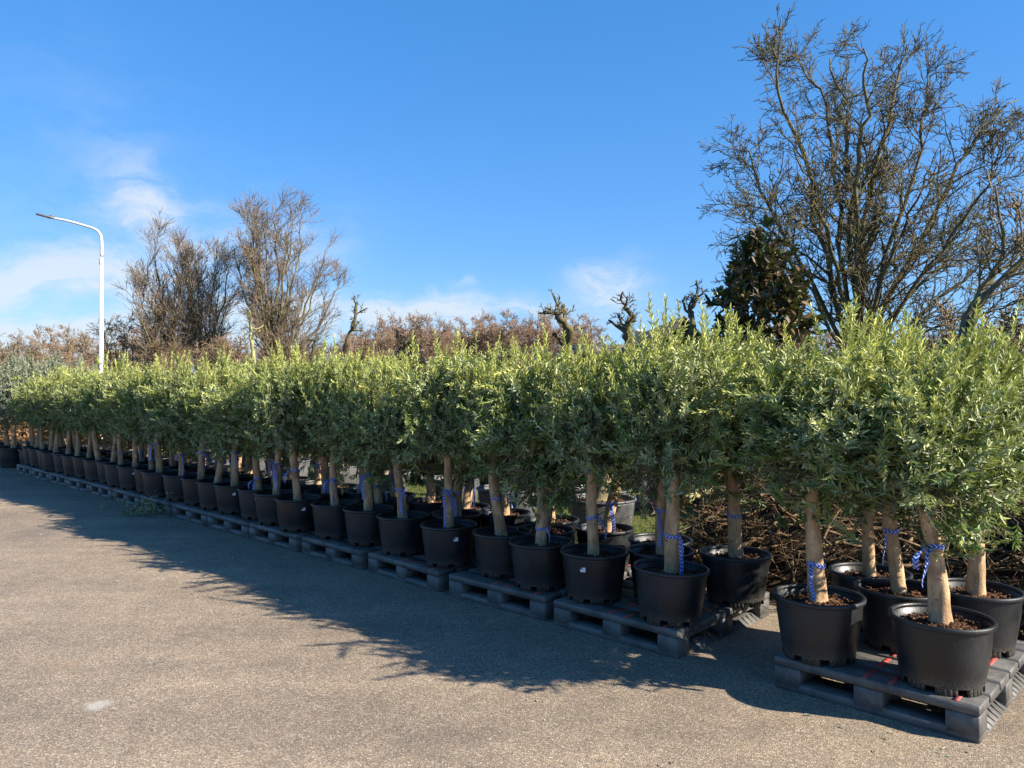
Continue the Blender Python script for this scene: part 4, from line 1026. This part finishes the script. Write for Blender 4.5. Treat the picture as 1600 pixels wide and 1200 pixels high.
# ------------------------------------------------------------------ brown hedge far left, and what shows under the canopy
def hedge(label, a, b_, h, th, seed, nleaf, lm='beech'):
    rg = np.random.default_rng(seed); a, b_ = np.array(a), np.array(b_); c = (a+b_)/2; root = thing('leafy_hedge', label, 'hedge', tuple(c))
    g = Geo(); t = rg.uniform(0, 1, nleaf)[:, None]; pos = a*(1-t)+b_*t - c; dirn_ = norm(b_-a); nr = np.array([-dirn_[1], dirn_[0], 0])
    pos = pos + nr*(rg.normal(0, th*.3, nleaf)[:, None]); pos[:, 2] = rg.uniform(.05, 1, nleaf)*h*(1+.1*np.sin(t[:, 0]*40))
    leaves(g, rg, pos, rg.normal(0, 1, (nleaf, 3)), rg.normal(0, 1, (nleaf, 3)), rg.uniform(.07, .12, nleaf), rg.uniform(.045, .07, nleaf), np.c_[rg.uniform(0, 1, nleaf)**2, rg.uniform(0, 1, nleaf), np.zeros(nleaf)], False)
    link('foliage', g.mesh('foliage', M[lm], tint=True), root, kind='stuff')
    ns = int(np.linalg.norm(b_-a)/.3); tt = np.linspace(0, 1, ns)[:, None]; st = a*(1-tt)+b_*tt - c
    P = grow(rg, st, np.tile([0, 0, 1.], (ns, 1)), np.full(ns, h*.95), 6, .1, .1); g = Geo(); g.tubes(P, np.tile(np.linspace(.03, .01, 6), (ns, 1)), 5); link('stems', g.mesh('stems', M['tree_bark']), root, kind='stuff')
hedge('brown leaved hedge at the left photo edge beyond the last pots', gx(-90, 20.5), gx(95, 22.5), 1.5, .6, 3, 9000)
hedge('added dark hedge standing in for shade beyond the grass behind the middle pallets', gx(500, 13.5), gx(985, 11.6), 1.35, .7, 5, 9000, 'dark_leaf')  # invented hedge, dark so the grass behind the trunks looks dimmer
hedge('low brown hedge behind the far left half of the row', gx(60, 19.5), gx(330, 17.2), 1.3, .6, 6, 8000)
hedge('brown leaved hedge glimpsed between trunks left of centre', gx(300, 16.5), gx(470, 15.5), 1.2, .6, 4, 7000)
for q_, (u, v, Y, col, lab) in enumerate([(391, 705, 12.5, 'yellow', 'small yellow board standing behind the pallets'), (197, 705, 15.5, 'white', 'small white crate seen between far trunks')]):
    root = thing('marker_board' if q_ == 0 else 'white_crate', lab, 'sign' if q_ == 0 else 'crate', gx(u, Y)); zt = htop(690, Y)
    if q_ == 0:
        g = Geo(); g.box((0, 0, zt-.2), (.16, .02, .36), .003); link('board', g.mesh('board', M[col]), root)
        g = Geo(); g.box((0, .014, zt*.5), (.035, .02, zt), .003); link('post', g.mesh('post', M['dark_wood']), root)
    else:
        g = Geo(); zt = .3; g.box((0, 0, .02), (.4, .3, .02)); 
        for sx in (-1, 1): g.box((sx*.19, 0, zt/2+.03), (.02, .26, zt)); g.box((0, sx*.14, zt/2+.03), (.36, .02, zt))
        link('crate_box', g.mesh('crate_box', M[col]), root)
        g = Geo(); g.box((0, -.156, zt*.7), (.16, .008, .05)); link('handle', g.mesh('handle', M['dark_wood']), root)

# ------------------------------------------------------------------ grass, litter, fallen twigs
def grass():
    rg = np.random.default_rng(31); n = 26000
    s = rg.uniform(-4, 16, n); nn = 5.5 + rg.uniform(0, 1, n)**1.3*5
    keep = ~((s > -3.3) & (s < 3.8) & (nn > 5.7) & (nn < 8.5)) & ((np.sin(s*3.1)+np.sin(nn*4.2+s) > -.6) | (nn > 6.5)); s, nn = s[keep], nn[keep]; n = len(s)
    pos = np.array([s*DX+nn*NX, s*DY+nn*NY, np.zeros(n)]).T
    g = Geo(); d = np.c_[rg.normal(0, .35, (n, 2)), np.ones(n)]
    leaves(g, rg, pos, d, rg.normal(0, 1, (n, 3)), rg.uniform(.03, .085, n), rg.uniform(.006, .011, n), np.c_[rg.uniform(0, 1, n)**2, rg.uniform(0, 1, n), np.zeros(n)], False)
    link('grass', g.mesh('grass', M['grass'], tint=True), kind='stuff')
    # leaf litter and grit along the pallets
    m_ = 650; s = rg.uniform(-1, 17, m_); nn = 3.93 - np.abs(rg.normal(0, .22, m_)); pos = np.array([rowp(a, b_, .008) for a, b_ in zip(s, nn)])
    far = rg.uniform(0, 1, m_) < .25; pos[far] += np.c_[rg.uniform(-1.5, 0, far.sum()), rg.uniform(-1.2, 0, far.sum()), np.zeros(far.sum())]
    g = Geo(); dd = np.c_[rg.normal(0, 1, (m_, 2)), rg.normal(0, .08, m_)]
    leaves(g, rg, pos, dd, np.tile([0, 0, 1.], (m_, 1)) + rg.normal(0, .2, (m_, 3)), rg.uniform(.02, .05, m_), rg.uniform(.006, .013, m_), np.c_[rg.uniform(.2, 1, m_), rg.uniform(0, 1, m_), np.zeros(m_)], False)
    link('leaf_litter', g.mesh('leaf_litter', M['olive_grey'], tint=True), kind='stuff')
grass()
def twig_pile():
    rg = np.random.default_rng(8); c = np.array(rowp(9.95, 3.72, .004)); root = thing('fallen_prunings', 'small tangle of fallen olive prunings lying before the row', 'prunings', tuple(c))
    n = 26; a = rg.uniform(0, 6.28, n); st = np.c_[rg.normal(0, .12, (n, 2)), rg.uniform(.01, .12, n)]
    P = grow(rg, st, np.c_[np.cos(a), np.sin(a), rg.normal(0, .2, n)], rg.uniform(.15, .4, n), 6, .2, -.02); P[:, :, 2] = np.maximum(P[:, :, 2], .006)
    g = Geo(); g.tubes(P, np.tile(np.linspace(.005, .002, 6), (n, 1)), 4); link('twigs', g.mesh('twigs', M['olive_twig']), root, kind='stuff')
    idx = np.repeat(np.arange(n), 14); ii = rg.integers(1, 6, len(idx)); pos = P[idx, ii] + rg.normal(0, .01, (len(idx), 3)); g = Geo(); pos[:, 2] = np.maximum(pos[:, 2], .006)
    leaves(g, rg, pos, rg.normal(0, 1, (len(idx), 3)), rg.normal(0, 1, (len(idx), 3))+[0, 0, 1], rg.uniform(.04, .06, len(idx)), rg.uniform(.011, .015, len(idx)), np.c_[rg.uniform(0, .5, len(idx)), rg.uniform(0, 1, len(idx)), np.zeros(len(idx))], False)
    link('leaves', g.mesh('leaves', M['olive'], tint=True), root, kind='stuff')
twig_pile()
